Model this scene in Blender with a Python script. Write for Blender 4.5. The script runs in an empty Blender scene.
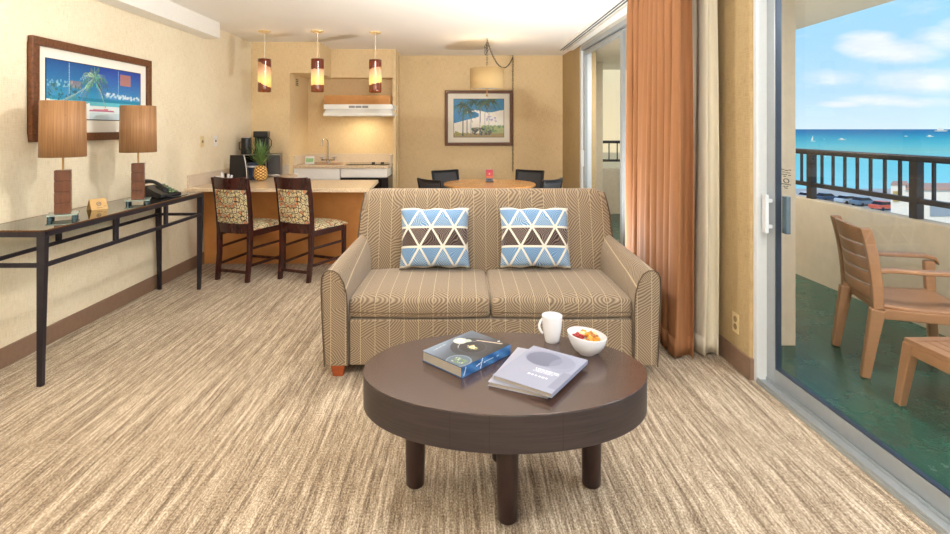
import bpy, bmesh, math, random
from mathutils import Vector, Matrix
random.seed(7)
C = bpy.context.scene.collection
PI = math.pi
sin, cos = math.sin, math.cos

# ------------------------------------------------------------------ colour + materials
def lin(c):
    c = c / 255.0
    return c / 12.92 if c <= 0.04045 else ((c + 0.055) / 1.055) ** 2.4
def rgb(r, g, b): return (lin(r), lin(g), lin(b), 1.0)

class NT:
    def __init__(s, name):
        s.m = bpy.data.materials.new(name); s.m.use_nodes = True
        s.t = s.m.node_tree; s.t.nodes.clear()
        s.out = s.n('ShaderNodeOutputMaterial')
    def n(s, kind, **kw):
        d = s.t.nodes.new(kind)
        for k, v in kw.items(): setattr(d, k, v)
        return d
    def l(s, a, b): s.t.links.new(a, b)
    def math(s, op, a, b=None, c=None):
        d = s.n('ShaderNodeMath', operation=op)
        for i, v in enumerate((a, b, c)):
            if v is None: continue
            if isinstance(v, (int, float)): d.inputs[i].default_value = v
            else: s.l(v, d.inputs[i])
        return d.outputs[0]
    def mix(s, f, a, b):
        d = s.n('ShaderNodeMix', data_type='RGBA')
        for i, v in ((0, f), (6, a), (7, b)):
            if isinstance(v, (int, float, tuple)): d.inputs[i].default_value = v
            else: s.l(v, d.inputs[i])
        return d.outputs[2]
    def coord(s, kind='Object'):
        return s.n('ShaderNodeTexCoord').outputs[kind]
    def sep(s, v):
        d = s.n('ShaderNodeSeparateXYZ'); s.l(v, d.inputs[0]); return d.outputs
    def comb(s, x, y, z):
        d = s.n('ShaderNodeCombineXYZ')
        for i, v in enumerate((x, y, z)):
            if isinstance(v, (int, float)): d.inputs[i].default_value = v
            else: s.l(v, d.inputs[i])
        return d.outputs[0]
    def scale(s, v, sc):
        d = s.n('ShaderNodeVectorMath', operation='MULTIPLY'); s.l(v, d.inputs[0]); d.inputs[1].default_value = sc
        return d.outputs[0]
    def noise(s, v, scale=5, detail=3, rough=.5, dist=0):
        d = s.n('ShaderNodeTexNoise'); s.l(v, d.inputs['Vector'])
        d.inputs['Scale'].default_value = scale; d.inputs['Detail'].default_value = detail
        d.inputs['Roughness'].default_value = rough; d.inputs['Distortion'].default_value = dist
        return d.outputs[0]
    def ramp(s, f, stops):
        d = s.n('ShaderNodeValToRGB'); s.l(f, d.inputs[0]); cr = d.color_ramp
        while len(cr.elements) < len(stops): cr.elements.new(0.5)
        for e, (p, c) in zip(cr.elements, stops): e.position = p; e.color = c
        return d.outputs[0]
    def bsdf(s, col, rough=.5, metal=0, bump=None, bstr=.3, bdist=.002, spec=.5, coat=0, trans=0, sheen=0):
        p = s.n('ShaderNodeBsdfPrincipled')
        for k, v in (('Base Color', col), ('Roughness', rough), ('Metallic', metal), ('Specular IOR Level', spec)):
            if isinstance(v, (int, float, tuple)): p.inputs[k].default_value = v
            else: s.l(v, p.inputs[k])
        p.inputs['Coat Weight'].default_value = coat
        p.inputs['Coat Roughness'].default_value = .15
        p.inputs['Transmission Weight'].default_value = trans
        p.inputs['Sheen Weight'].default_value = sheen
        if bump is not None:
            b = s.n('ShaderNodeBump'); b.inputs['Strength'].default_value = bstr; b.inputs['Distance'].default_value = bdist
            s.l(bump, b.inputs['Height']); s.l(b.outputs[0], p.inputs['Normal'])
        s.l(p.outputs[0], s.out.inputs[0])
        return p

def plain(name, c, rough=.5, metal=0, var=.06, scale=30, stretch=(1, 1, 1), spec=.5, coat=0, bump=0, sheen=0):
    t = NT(name)
    v = t.scale(t.coord(), stretch)
    n = t.noise(v, scale, 4, .6)
    a = tuple([x * (1 - var) for x in c[:3]] + [1]); b = tuple([min(1, x * (1 + var)) for x in c[:3]] + [1])
    col = t.ramp(n, [(.3, a), (.7, b)])
    t.bsdf(col, rough, metal, n if bump else None, bump, .002, spec, coat, sheen=sheen)
    return t.m

def wallpaper(name, base, dark):
    t = NT(name)
    x, y, z = t.sep(t.coord())
    h = t.math('ADD', x, y)
    n1 = t.noise(t.comb(t.math('MULTIPLY', h, 16), t.math('MULTIPLY', z, 300), 0), 1, 4, .65)
    n2 = t.noise(t.comb(t.math('MULTIPLY', h, 220), t.math('MULTIPLY', z, 14), 3), 1, 4, .65)
    n3 = t.noise(t.comb(h, z, 0), 1.7, 3, .6)
    s = t.math('ADD', t.math('ADD', t.math('MULTIPLY', n1, .42), t.math('MULTIPLY', n2, .42)), t.math('MULTIPLY', n3, .16))
    col = t.ramp(s, [(.36, dark), (.50, base), (.64, tuple([min(1, k * 1.1) for k in base[:3]] + [1]))])
    t.bsdf(col, .8, 0, s, .35, .003, .25)
    return t.m

def wood(name, c1, c2, axis=(1, 1, 12), scale=6, rough=.4, coat=0, bump=.1):
    t = NT(name)
    v = t.scale(t.coord(), axis)
    n = t.noise(v, scale, 6, .65, .6)
    col = t.ramp(n, [(.3, c1), (.68, c2)])
    t.bsdf(col, rough, 0, n, bump, .001, .5, coat)
    return t.m

def carpet():
    t = NT('striped_carpet')
    x, y, z = t.sep(t.coord())
    wob = t.noise(t.comb(t.math('MULTIPLY', x, 3.), t.math('MULTIPLY', y, 1.2), 0), 1, 2)
    xs = t.math('ADD', x, t.math('MULTIPLY', wob, .06))
    n1 = t.noise(t.comb(t.math('MULTIPLY', xs, 50), t.math('MULTIPLY', y, 1.3), 0), 1, 3, .65)
    n2 = t.noise(t.comb(t.math('MULTIPLY', xs, 130), t.math('MULTIPLY', y, 12), 5), 1, 2, .6)
    n3 = t.noise(t.comb(x, t.math('MULTIPLY', y, .6), 0), 170, 2, .7)
    s = t.math('ADD', t.math('ADD', t.math('MULTIPLY', n1, .38), t.math('MULTIPLY', n2, .24)), t.math('MULTIPLY', n3, .40))
    col = t.ramp(s, [(.37, rgb(86, 70, 55)), (.46, rgb(136, 117, 96)), (.535, rgb(180, 161, 136)), (.62, rgb(224, 210, 188))])
    t.bsdf(col, .95, 0, s, .9, .006, .1, sheen=.15)
    return t.m

def sofa_fabric():
    t = NT('sofa_fabric')
    x, y, z = t.sep(t.coord())
    v = t.math('ADD', z, t.math('MULTIPLY', y, -1.0))
    u = x
    w = .082
    cu = t.math('DIVIDE', u, w)
    cell = t.math('FLOOR', cu)
    fr = t.math('FRACT', cu)
    wn = t.n('ShaderNodeTexWhiteNoise', noise_dimensions='2D')
    offs = t.math('FRACT', t.math('MULTIPLY', cell, .618))
    vb = t.math('FLOOR', t.math('ADD', t.math('DIVIDE', v, .15), offs))
    t.l(t.comb(cell, vb, 0), wn.inputs['Vector'])
    r = wn.outputs['Value']
    sgn = t.math('SUBTRACT', t.math('MULTIPLY', t.math('GREATER_THAN', r, .5), 2), 1)
    bend = t.noise(t.comb(u, v, r), 9, 1, .4)
    ph = t.math('ADD', t.math('ADD', t.math('MULTIPLY', v, 400), t.math('MULTIPLY', t.math('MULTIPLY', u, sgn), t.math('ADD', 180, t.math('MULTIPLY', r, 280)))), t.math('MULTIPLY', bend, 22))
    st = t.math('MULTIPLY_ADD', t.math('SINE', ph), .5, .5)
    line = t.math('ADD', t.math('LESS_THAN', fr, .035), 0)
    col = t.mix(st, rgb(110, 92, 74), rgb(168, 149, 124))
    col = t.mix(line, col, rgb(196, 176, 144))
    g = t.noise(t.coord(), 300, 2)
    t.bsdf(col, .85, 0, g, .3, .002, .15, sheen=.2)
    return t.m

def pillow_fabric():
    t = NT('pillow_fabric')
    x, y, z = t.sep(t.coord())
    H = .128; a = H * 1.2
    zz = t.math('ADD', z, .195)
    row = t.math('FLOOR', t.math('DIVIDE', zz, H))
    fz = t.math('FRACT', t.math('DIVIDE', zz, H))
    odd = t.math('MODULO', row, 2)
    fzr = t.math('ABSOLUTE', t.math('SUBTRACT', fz, odd))     # alternate mirrored rows
    xa = t.math('ADD', t.math('DIVIDE', x, a), 100.15)
    # zigzag line distance
    p1 = t.math('FRACT', t.math('ADD', xa, t.math('MULTIPLY', fzr, .5)))
    p2 = t.math('FRACT', t.math('SUBTRACT', xa, t.math('MULTIPLY', fzr, .5)))
    def near(p, wd): return t.math('LESS_THAN', t.math('SUBTRACT', .5, t.math('ABSOLUTE', t.math('SUBTRACT', p, .5))), wd)
    ln = t.math('MAXIMUM', near(p1, .05), near(p2, .05))
    hl = near(fz, .055)
    ln = t.math('MAXIMUM', ln, hl)
    inside = t.math('GREATER_THAN', p1, p2)
    mid = t.math('COMPARE', row, 1, .1)
    wv = t.noise(t.comb(x, z, 0), 9, 1)
    ph = t.math('ADD', t.math('MULTIPLY', t.math('ADD', z, t.math('MULTIPLY', x, t.math('MULTIPLY_ADD', inside, 2.4, -1.2))), 430), t.math('MULTIPLY', wv, 60))
    st = t.math('GREATER_THAN', t.math('SINE', ph), .35)
    st = t.math('MULTIPLY', st, t.math('MULTIPLY_ADD', inside, .5, .45))
    blue = t.mix(st, rgb(98, 142, 188), rgb(190, 206, 214))
    brn = t.mix(st, rgb(58, 40, 36), rgb(160, 145, 135))
    col = t.mix(mid, blue, brn)
    col = t.mix(ln, col, rgb(232, 228, 214))
    out = t.math('MAXIMUM', t.math('LESS_THAN', zz, -.006), t.math('GREATER_THAN', zz, H * 3 + .006))
    col = t.mix(out, col, t.mix(st, rgb(90, 74, 66), rgb(190, 180, 165)))
    t.bsdf(col, .8, 0, None, spec=.2, sheen=.2)
    return t.m

def medallion_fabric():
    t = NT('medallion_fabric')
    x, y, z = t.sep(t.coord())
    p = t.scale(t.comb(x, t.math('ADD', z, y), 0), (24, 24, 24))
    v = t.n('ShaderNodeTexVoronoi', feature='F1', voronoi_dimensions='2D'); t.l(p, v.inputs['Vector']); v.inputs['Scale'].default_value = 1; v.inputs['Randomness'].default_value = .75
    e = t.n('ShaderNodeTexVoronoi', feature='DISTANCE_TO_EDGE', voronoi_dimensions='2D'); t.l(p, e.inputs['Vector']); e.inputs['Scale'].default_value = 1; e.inputs['Randomness'].default_value = .75
    d = v.outputs['Distance']
    sc = t.sep(v.outputs['Color'])
    col = t.mix(t.math('GREATER_THAN', sc[0], .6), rgb(222, 206, 158), rgb(214, 140, 100))
    cen = t.mix(t.math('LESS_THAN', d, .3), rgb(226, 214, 176), col)
    ring = t.math('MULTIPLY', t.math('GREATER_THAN', d, .32), t.math('LESS_THAN', d, .40))
    m = t.math('MAXIMUM', ring, t.math('LESS_THAN', e.outputs[0], .07))
    c = t.mix(m, cen, rgb(70, 50, 40))
    t.bsdf(c, .8, 0, None, spec=.2)
    return t.m

def glass_mat(name='window_glass', tint=(1, 1, 1, 1), refl=.07):
    t = NT(name)
    f = t.n('ShaderNodeFresnel'); f.inputs[0].default_value = 1.35
    tr = t.n('ShaderNodeBsdfTransparent'); tr.inputs[0].default_value = tint
    g = t.n('ShaderNodeBsdfGlossy'); g.inputs['Roughness'].default_value = .0
    mx = t.n('ShaderNodeMixShader'); t.l(t.math('MULTIPLY', f.outputs[0], refl), mx.inputs[0]); t.l(tr.outputs[0], mx.inputs[1]); t.l(g.outputs[0], mx.inputs[2])
    t.l(mx.outputs[0], t.out.inputs[0])
    return t.m

def attr_mat(name, rough=.5, coat=0):
    t = NT(name)
    a = t.n('ShaderNodeVertexColor'); a.layer_name = 'Col'
    t.bsdf(a.outputs[0], rough, coat=coat)
    return t.m

def speckle(name, c1, c2, c3, rough=.25):
    t = NT(name)
    n = t.noise(t.coord(), 160, 3, .7); n2 = t.noise(t.coord(), 6, 3)
    col = t.ramp(n, [(.36, c1), (.48, c2), (.62, c3)])
    t.bsdf(col, rough, 0, None)
    return t.m

M = {}
M['ceil'] = plain('ceiling_paint', rgb(246, 242, 236), .9, var=.02, bump=.1, scale=120, spec=.1)
M['white_paint'] = plain('white_paint', rgb(240, 238, 232), .6, var=.02)
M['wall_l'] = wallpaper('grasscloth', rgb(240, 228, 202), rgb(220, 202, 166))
M['wall_b'] = wallpaper('grasscloth_lamp_tint', rgb(234, 210, 168), rgb(210, 180, 130))  # same wallpaper with the warm lamp tint put into its colour
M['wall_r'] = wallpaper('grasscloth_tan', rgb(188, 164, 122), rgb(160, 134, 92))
M['base'] = plain('vinyl_baseboard', rgb(136, 108, 88), .5, var=.08)
M['carpet'] = carpet()
M['sofa'] = sofa_fabric()
M['pillow'] = pillow_fabric()
M['medal'] = medallion_fabric()
M['piping'] = plain('piping_cord', rgb(92, 74, 56), .7)
M['piping_l'] = plain('piping_light', rgb(112, 92, 70), .8)
M['foot'] = wood('foot_wood', rgb(140, 62, 30), rgb(176, 88, 44))
M['table'] = wood('dark_table_wood', rgb(58, 42, 36), rgb(84, 62, 52), (2, 30, 30), 2.2, .26, .5, .05)
M['table_leg'] = wood('dark_leg_wood', rgb(34, 22, 22), rgb(56, 36, 34), (8, 8, 1), 4, .35)
M['metal_dk'] = plain('bronze_metal', rgb(56, 52, 60), .4, .6, var=.08)
M['brass_edge'] = plain('bronze_edge', rgb(112, 76, 44), .35, .5)
M['lampwood'] = wood('lamp_block_wood', rgb(84, 46, 30), rgb(122, 74, 48), (4, 4, 1), 5, .35, .1)
M['brass'] = plain('brushed_brass', rgb(200, 160, 110), .3, .9)
M['cherry'] = wood('mahogany', rgb(44, 18, 16), rgb(72, 30, 26), (6, 6, 1.2), 5, .25, .3)
M['panel'] = wood('bar_panel', rgb(188, 124, 62), rgb(204, 142, 78), (1, 1, 1), 5, .5, 0, .05)
M['stone'] = speckle('stone_counter', rgb(190, 160, 128), rgb(218, 194, 162), rgb(236, 220, 194), .18)
M['stone_back'] = speckle('stone_backsplash', rgb(196, 172, 148), rgb(222, 204, 180), rgb(236, 224, 206), .3)
M['cab'] = plain('white_laminate', rgb(246, 246, 242), .4, var=.02)
M['black'] = plain('black_plastic', rgb(20, 20, 24), .3)
M['blackglass'] = plain('black_glass', rgb(18, 18, 20), .08)
M['steel'] = plain('steel', rgb(190, 190, 190), .25, .9)
M['chrome'] = plain('chrome', rgb(210, 210, 212), .08, 1)
M['alu'] = plain('aluminium', rgb(176, 182, 186), .38, .55, var=.03)
M['alu_dk'] = plain('dark_aluminium_channel', rgb(60, 70, 84), .4, .4)  # dark blue-grey metal of the gasket and curtain track grooves
M['alu_w'] = plain('white_aluminium', rgb(222, 226, 228), .4, .05, var=.02)
M['porc'] = plain('porcelain', rgb(238, 238, 242), .12, var=.01)
M['stucco'] = plain('stucco', rgb(214, 198, 172), .9, var=.05, scale=14, bump=.2, spec=.1)
M['stucco_w'] = plain('white_stucco', rgb(240, 228, 210), .9, var=.03, scale=3)
M['rail'] = plain('rail_paint', rgb(44, 42, 42), .35)
M['glass'] = glass_mat()
M['glass_tab'] = glass_mat('table_glass', (.86, .93, .89, 1), 1.6)
M['resin'] = plain('tan_resin', rgb(174, 128, 90), .38, var=.05, scale=8, stretch=(1, 8, 8))
M['fabric_o'] = plain('orange_curtain_fabric', rgb(160, 112, 76), .8, var=.08, scale=60, stretch=(1, 1, .05), spec=.15)
M['fabric_w'] = plain('cream_sheer_fabric', rgb(222, 212, 190), .8, var=.03, scale=60, stretch=(1, 1, .05), sheen=.2)
M['paper'] = plain('paper_edges', rgb(170, 162, 150), .8, stretch=(1, 1, 60), scale=20, var=.2)
M['art'] = attr_mat('printed_art', .45)
M['cover'] = attr_mat('printed_cover', .3, .2)
M['mat'] = plain('mat_board', rgb(244, 240, 228), .8, var=.01)
M['frame'] = plain('burl_frame', rgb(104, 62, 34), .4, var=.45, scale=60)
M['orangewood'] = wood('honey_table_wood', rgb(206, 140, 76), rgb(226, 166, 100), (2, 20, 2), 2, .22, .3)
M['cream'] = plain('cream_plastic', rgb(222, 202, 152), .4)
M['hoodcab'] = plain('hood_cabinet', rgb(208, 148, 84), .5)

def green_floor():
    t = NT('green_deck')
    n = t.noise(t.coord(), 3.5, 5, .65); n2 = t.noise(t.coord(), 60, 3)
    col = t.ramp(n, [(.3, rgb(22, 72, 60)), (.7, rgb(34, 88, 72))])
    t.bsdf(col, t.math('MULTIPLY_ADD', n, .2, .16), 0, n2, .25, .002)
    return t.m
M['deck'] = green_floor()

def bamboo():
    t = NT('bamboo_shade')
    x, y, z = t.sep(t.coord())
    a = t.math('ARCTAN2', y, x)
    st = t.math('MULTIPLY', a, 9)
    n = t.noise(t.comb(t.math('FLOOR', t.math('MULTIPLY', a, 7.0)), 0, t.math('MULTIPLY', z, .6)), 3.7, 1)
    n2 = t.noise(t.comb(t.math('MULTIPLY', a, 26), 0, t.math('MULTIPLY', z, 3)), 1.5, 3)
    seam = t.math('LESS_THAN', t.math('FRACT', t.math('MULTIPLY', a, 7.0)), .05)
    vo = t.n('ShaderNodeTexVoronoi'); t.l(t.comb(t.math('MULTIPLY', a, 2.4), 0, t.math('MULTIPLY', z, 18)), vo.inputs['Vector']); vo.inputs['Scale'].default_value = 1.3
    dots = t.math('LESS_THAN', vo.outputs['Distance'], .09)
    col = t.ramp(t.math('MULTIPLY_ADD', n2, .6, t.math('MULTIPLY', n, .4)), [(.3, rgb(136, 94, 58)), (.7, rgb(184, 140, 96))])
    col = t.mix(t.math('MULTIPLY', t.math('MAXIMUM', seam, dots), .5), col, rgb(96, 54, 28))
    t.bsdf(col, .6)
    return t.m
M['bamboo'] = bamboo()

def pendant_glass(i):
    t = NT('art_glass')
    x, y, z = t.sep(t.coord())
    n = t.noise(t.comb(x, y, 0), 30, 2)
    zz = t.math('ADD', z, t.math('ADD', t.math('MULTIPLY', x, (.5, -.05, -.25)[i]), t.math('MULTIPLY', n, .03)))
    hi = (.33, .27, .29)[i]; lo = (.10, .09, .11)[i]
    band = t.math('MULTIPLY', t.math('GREATER_THAN', zz, lo), t.math('LESS_THAN', zz, hi))
    col = t.mix(band, rgb(112, 44, 18), rgb(190, 140, 90))
    p = t.bsdf(col, .12, coat=.4)
    g = t.ramp(z, [(.05, (1, .45, .1, 1)), (.14, (1, .74, .2, 1)), (.24, (1, .55, .35, 1)), (.34, (.5, .25, .18, 1))])
    t.l(g, p.inputs['Emission Color'])
    fall = t.ramp(z, [(.10, (1, 1, 1, 1)), (.19, (.75, .75, .75, 1)), (.30, (.12, .12, .12, 1))])
    t.l(t.math('MULTIPLY', t.math('MULTIPLY_ADD', band, 1.0, .05), t.math('MULTIPLY', fall, .8)), p.inputs['Emission Strength'])
    return t.m

# ------------------------------------------------------------------ mesh builder
class MB:
    def __init__(s): s.b = bmesh.new()
    def hexa(s, p, mi=0):
        v = [s.b.verts.new(q) for q in p]
        for f in ((3, 2, 1, 0), (4, 5, 6, 7), (0, 1, 5, 4), (1, 2, 6, 5), (2, 3, 7, 6), (3, 0, 4, 7)):
            s.b.faces.new([v[i] for i in f]).material_index = mi
        return s
    def box(s, x0, x1, y0, y1, z0, z1, mi=0, T=None):
        p = [Vector(q) for q in ((x0, y0, z0), (x1, y0, z0), (x1, y1, z0), (x0, y1, z0), (x0, y0, z1), (x1, y0, z1), (x1, y1, z1), (x0, y1, z1))]
        if T is not None: p = [T @ q for q in p]
        return s.hexa(p, mi)
    def beam(s, a, b, w, h, up=(0, 0, 1), w2=None, h2=None, mi=0):
        a = Vector(a); b = Vector(b); d = (b - a).normalized(); up = Vector(up)
        if abs(d.dot(up)) > .98: up = Vector((0, 1, 0))
        r = d.cross(up).normalized(); u = r.cross(d).normalized()
        w2 = w if w2 is None else w2; h2 = h if h2 is None else h2
        p = []
        for q, ww, hh in ((a, w, h), (b, w2, h2)):
            p += [q - r * ww / 2 - u * hh / 2, q + r * ww / 2 - u * hh / 2, q + r * ww / 2 + u * hh / 2, q - r * ww / 2 + u * hh / 2]
        return s.hexa(p, mi)
    def loft(s, rings, closed=True, cap=True, mi=0):
        vs = [[s.b.verts.new(p) for p in r] for r in rings]
        n = len(rings[0])
        for i in range(len(vs) - 1):
            for j in range(n if closed else n - 1):
                k = (j + 1) % n
                s.b.faces.new((vs[i][j], vs[i][k], vs[i + 1][k], vs[i + 1][j])).material_index = mi
        if cap and closed:
            s.b.faces.new(list(reversed(vs[0]))).material_index = mi; s.b.faces.new(vs[-1]).material_index = mi
        return s
    def tube(s, pts, r, n=8, mi=0, closed=False, rr=None):
        pts = [Vector(p) for p in pts]; rings = []; N = len(pts); up = None
        for i, p in enumerate(pts):
            if closed: d = pts[(i + 1) % N] - pts[i - 1]
            else: d = pts[min(i + 1, N - 1)] - pts[max(i - 1, 0)]
            d.normalize()
            if up is None: up = Vector((0, 0, 1)) if abs(d.z) < .9 else Vector((0, 1, 0))
            a = d.cross(up)
            if a.length < 1e-4: a = d.cross(Vector((1, 0, 0)))
            a.normalize(); b = a.cross(d).normalized(); up = b
            R = r if rr is None else rr[i]
            rings.append([p + a * R * cos(2 * PI * k / n) + b * R * sin(2 * PI * k / n) for k in range(n)])
        if closed: rings.append(rings[0]); s.loft(rings, cap=False, mi=mi)
        else: s.loft(rings, mi=mi)
        return s
    def lathe(s, prof, n=32, c=(0, 0, 0), mi=0, sx=1, sy=1):
        c = Vector(c); rings = []
        for (r, z) in prof:
            rings.append([c + Vector((max(r, 1e-5) * cos(2 * PI * k / n) * sx, max(r, 1e-5) * sin(2 * PI * k / n) * sy, z)) for k in range(n)])
        return s.loft(rings, mi=mi)
    def grid(s, f, nu, nv, mi=0):
        vs = [[s.b.verts.new(f(i / nu, j / nv)) for j in range(nv + 1)] for i in range(nu + 1)]
        for i in range(nu):
            for j in range(nv):
                s.b.faces.new((vs[i][j], vs[i + 1][j], vs[i + 1][j + 1], vs[i][j + 1])).material_index = mi
        return s
    def ico(s, c, r, sub=2, sc=(1, 1, 1), mi=0, jit=0):
        g = bmesh.ops.create_icosphere(s.b, subdivisions=sub, radius=1)
        for v in g['verts']:
            q = 1 + random.uniform(-jit, jit)
            v.co = Vector((v.co.x * sc[0] * r * q + c[0], v.co.y * sc[1] * r * q + c[1], v.co.z * sc[2] * r * q + c[2]))
            for f in v.link_faces: f.material_index = mi
        return s
    def build(s, name, mats, parent=None, bevel=0, smooth=None, solid=0, sub=0, loc=None, rot=None, weld=True, segs=2, recalc=True):
        if weld: bmesh.ops.remove_doubles(s.b, verts=s.b.verts, dist=1e-5)
        if recalc: bmesh.ops.recalc_face_normals(s.b, faces=s.b.faces)
        me = bpy.data.meshes.new(name); s.b.to_mesh(me); s.b.free()
        if not isinstance(mats, (list, tuple)): mats = [mats]
        for m in mats: me.materials.append(M[m] if isinstance(m, str) else m)
        if smooth is not None:
            for p in me.polygons: p.use_smooth = True
            me.set_sharp_from_angle(angle=math.radians(smooth))
        o = bpy.data.objects.new(name, me); C.objects.link(o)
        if parent: o.parent = parent
        if loc: o.location = loc
        if rot: o.rotation_euler = rot
        if solid:
            k = o.modifiers.new('s', 'SOLIDIFY'); k.thickness = solid; k.offset = 0
        if bevel:
            k = o.modifiers.new('b', 'BEVEL'); k.width = bevel; k.segments = segs; k.limit_method = 'ANGLE'; k.angle_limit = math.radians(35)
        if sub:
            k = o.modifiers.new('u', 'SUBSURF'); k.levels = sub; k.render_levels = sub
        return o

def thing(name, label, cat, loc=(0, 0, 0), rz=0, group=None):
    o = bpy.data.objects.new(name, None); C.objects.link(o); o.empty_display_size = .1
    o.location = loc; o.rotation_euler = (0, 0, rz)
    return tag(o, label, cat, group)
def tag(o, label, cat, group=None):
    o['label'] = label; o['category'] = cat
    if group: o['group'] = group
    return o
def structure(o):
    o['kind'] = 'structure'; return o
def dup(root, loc, rz, label, group=None):
    r = root.copy(); C.objects.link(r); r.location = loc; r.rotation_euler = (0, 0, rz); r['label'] = label
    if group: r['group'] = group
    for ch in list(root.children):
        c = ch.copy(); C.objects.link(c); c.parent = r
        for g in ch.children:
            d = g.copy(); C.objects.link(d); d.parent = c
    return r

# painted prints: python raster -> vertex colours on a flat grid
class Canvas:
    def __init__(s, w, h, c=(255, 255, 255)):
        s.w, s.h = w, h; s.p = [[c for _ in range(w)] for _ in range(h)]
    def fill(s, f):
        for j in range(s.h):
            for i in range(s.w): s.p[j][i] = f((i + .5) / s.w, (j + .5) / s.h, s.p[j][i])
    def dot(s, u, v, r, c, asp=1, al=1):
        ru = r / s.asp()
        for j in range(max(0, int((v - r) * s.h)), min(s.h, int((v + r) * s.h) + 1)):
            for i in range(max(0, int((u - ru) * s.w)), min(s.w, int((u + ru) * s.w) + 1)):
                a = ((i + .5) / s.w - u) / ru; b = ((j + .5) / s.h - v) / r
                if a * a + b * b <= 1.05: s.p[j][i] = tuple(s.p[j][i][k] * (1 - al) + c[k] * al for k in range(3))
    def asp(s): return s.w / s.h
    def line(s, a, b, w, c, w2=None, bow=0, al=1):
        n = int(max(abs(a[0] - b[0]) * s.w, abs(a[1] - b[1]) * s.h) * 1.6) + 2
        for k in range(n + 1):
            q = k / n; ww = w + ((w if w2 is None else w2) - w) * q
            s.dot(a[0] + (b[0] - a[0]) * q, a[1] + (b[1] - a[1]) * q + bow * 4 * q * (1 - q), max(ww, .5 / s.h), c, al=al)
    def rect(s, u0, u1, v0, v1, c, al=1):
        for j in range(s.h):
            for i in range(s.w):
                if u0 <= (i + .5) / s.w <= u1 and v0 <= (j + .5) / s.h <= v1: s.p[j][i] = tuple(s.p[j][i][k] * (1 - al) + c[k] * al for k in range(3))
    def mesh(s, name, O, U, V, mat, parent):
        O, U, V = Vector(O), Vector(U), Vector(V)
        me = bpy.data.meshes.new(name)
        vs = [O + U * (i / s.w) + V * (j / s.h) for j in range(s.h + 1) for i in range(s.w + 1)]
        fs = [(j * (s.w + 1) + i, j * (s.w + 1) + i + 1, (j + 1) * (s.w + 1) + i + 1, (j + 1) * (s.w + 1) + i) for j in range(s.h) for i in range(s.w)]
        me.from_pydata(vs, [], fs)
        at = me.color_attributes.new('Col', 'FLOAT_COLOR', 'CORNER')
        k = 0
        for j in range(s.h):
            for i in range(s.w):
                c = s.p[j][i]; q = rgb(*[max(0, min(255, t)) for t in c])
                for _ in range(4): at.data[k].color = q; k += 1
        me.materials.append(M[mat])
        o = bpy.data.objects.new(name, me); C.objects.link(o); o.parent = parent
        return o

# ------------------------------------------------------------------ ROOM
XL = -2.695; CZ = 2.51; RY = -2.2
def RX(y): return 1.69 - .0215 * y
def rbox(mb, y0, y1, d0, d1, z0, z1, mi=0):
    p = [(RX(y0) + d0, y0, z0), (RX(y0) + d1, y0, z0), (RX(y1) + d1, y1, z0), (RX(y1) + d0, y1, z0)]
    return mb.hexa([Vector(q) for q in p] + [Vector((q[0], q[1], z1)) for q in p], mi)

structure(MB().hexa([Vector(q) for q in ((XL, RY, -.1), (RX(RY) + .02, RY, -.1), (RX(7.95) + .02, 7.95, -.1), (XL, 7.95, -.1), (XL, RY, 0), (RX(RY) + .02, RY, 0), (RX(7.95) + .02, 7.95, 0), (XL, 7.95, 0))]).build('floor', 'carpet'))
structure(MB().box(XL - .1, 2.0, RY - .1, 8.1, CZ, CZ + .15).build('ceiling', 'ceil'))
structure(MB().box(XL - .12, XL, RY - .1, 8.1, -.1, CZ).build('wall_left', 'wall_l'))
structure(MB().box(XL, 1.75, RY - .1, RY, -.1, CZ).build('wall_front', 'wall_l'))
structure(MB().box(-1.05, 1.7, 7.93, 8.1, -.1, CZ).build('wall_back', 'wall_b'))
w = MB(); w.box(XL, -2.2, 6.71, 7.7, -.1, CZ)
structure(w.build('wall_kitchen_corner', 'wall_b'))
w = MB(); w.box(-2.2, -.92, 7.5, 7.7, -.1, CZ); structure(w.build('wall_kitchen_back', 'wall_b'))
w = MB(); w.hexa([Vector(q) for q in ((-.962, 7.28, -.1), (-.918, 7.28, -.1), (-.952, 7.94, -.1), (-.962, 7.94, -.1), (-.962, 7.28, CZ), (-.918, 7.28, CZ), (-.952, 7.94, CZ), (-.962, 7.94, CZ))]); structure(w.build('wall_kitchen_right', 'wall_b'))
w = MB(); w.box(-2.2, -1.82, 6.71, 7.5, 2.115, CZ); w.box(-1.82, -.96, 7.3, 7.5, 2.115, CZ)
structure(w.build('trim_1', 'wall_b'))                      # dropped soffit over the kitchen
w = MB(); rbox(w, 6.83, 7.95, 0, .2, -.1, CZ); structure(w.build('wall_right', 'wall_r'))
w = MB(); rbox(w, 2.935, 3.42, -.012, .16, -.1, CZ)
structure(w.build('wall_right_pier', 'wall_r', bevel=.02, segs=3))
w = MB(); rbox(w, RY - .1, -1.1, 0, .16, -.1, CZ); structure(w.build('wall_right_near', 'wall_r'))
w = MB(); rbox(w, -1.1, 2.935, 0, .16, 2.46, CZ); rbox(w, 3.42, 6.83, 0, .16, 2.46, CZ)
structure(w.build('trim_2', 'white_paint'))                 # header over the sliding doors
w = MB(); w.box(XL, -2.53, RY, 5.49, 2.346, CZ); structure(w.build('trim_3', 'white_paint', bevel=.003))
w = MB(); w.box(XL, XL + .012, RY, 6.71, 0, .12); structure(w.build('baseboard_left', 'base', bevel=.003))
w = MB(); rbox(w, 2.925, 3.43, -.024, -.011, 0, .12); rbox(w, 2.923, 2.936, -.024, .0, 0, .12)
structure(w.build('baseboard_right', 'base', bevel=.003))
w = MB(); w.box(-.92, 1.52, 7.918, 7.93, 0, .12); structure(w.build('baseboard_back', 'base', bevel=.003))
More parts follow.
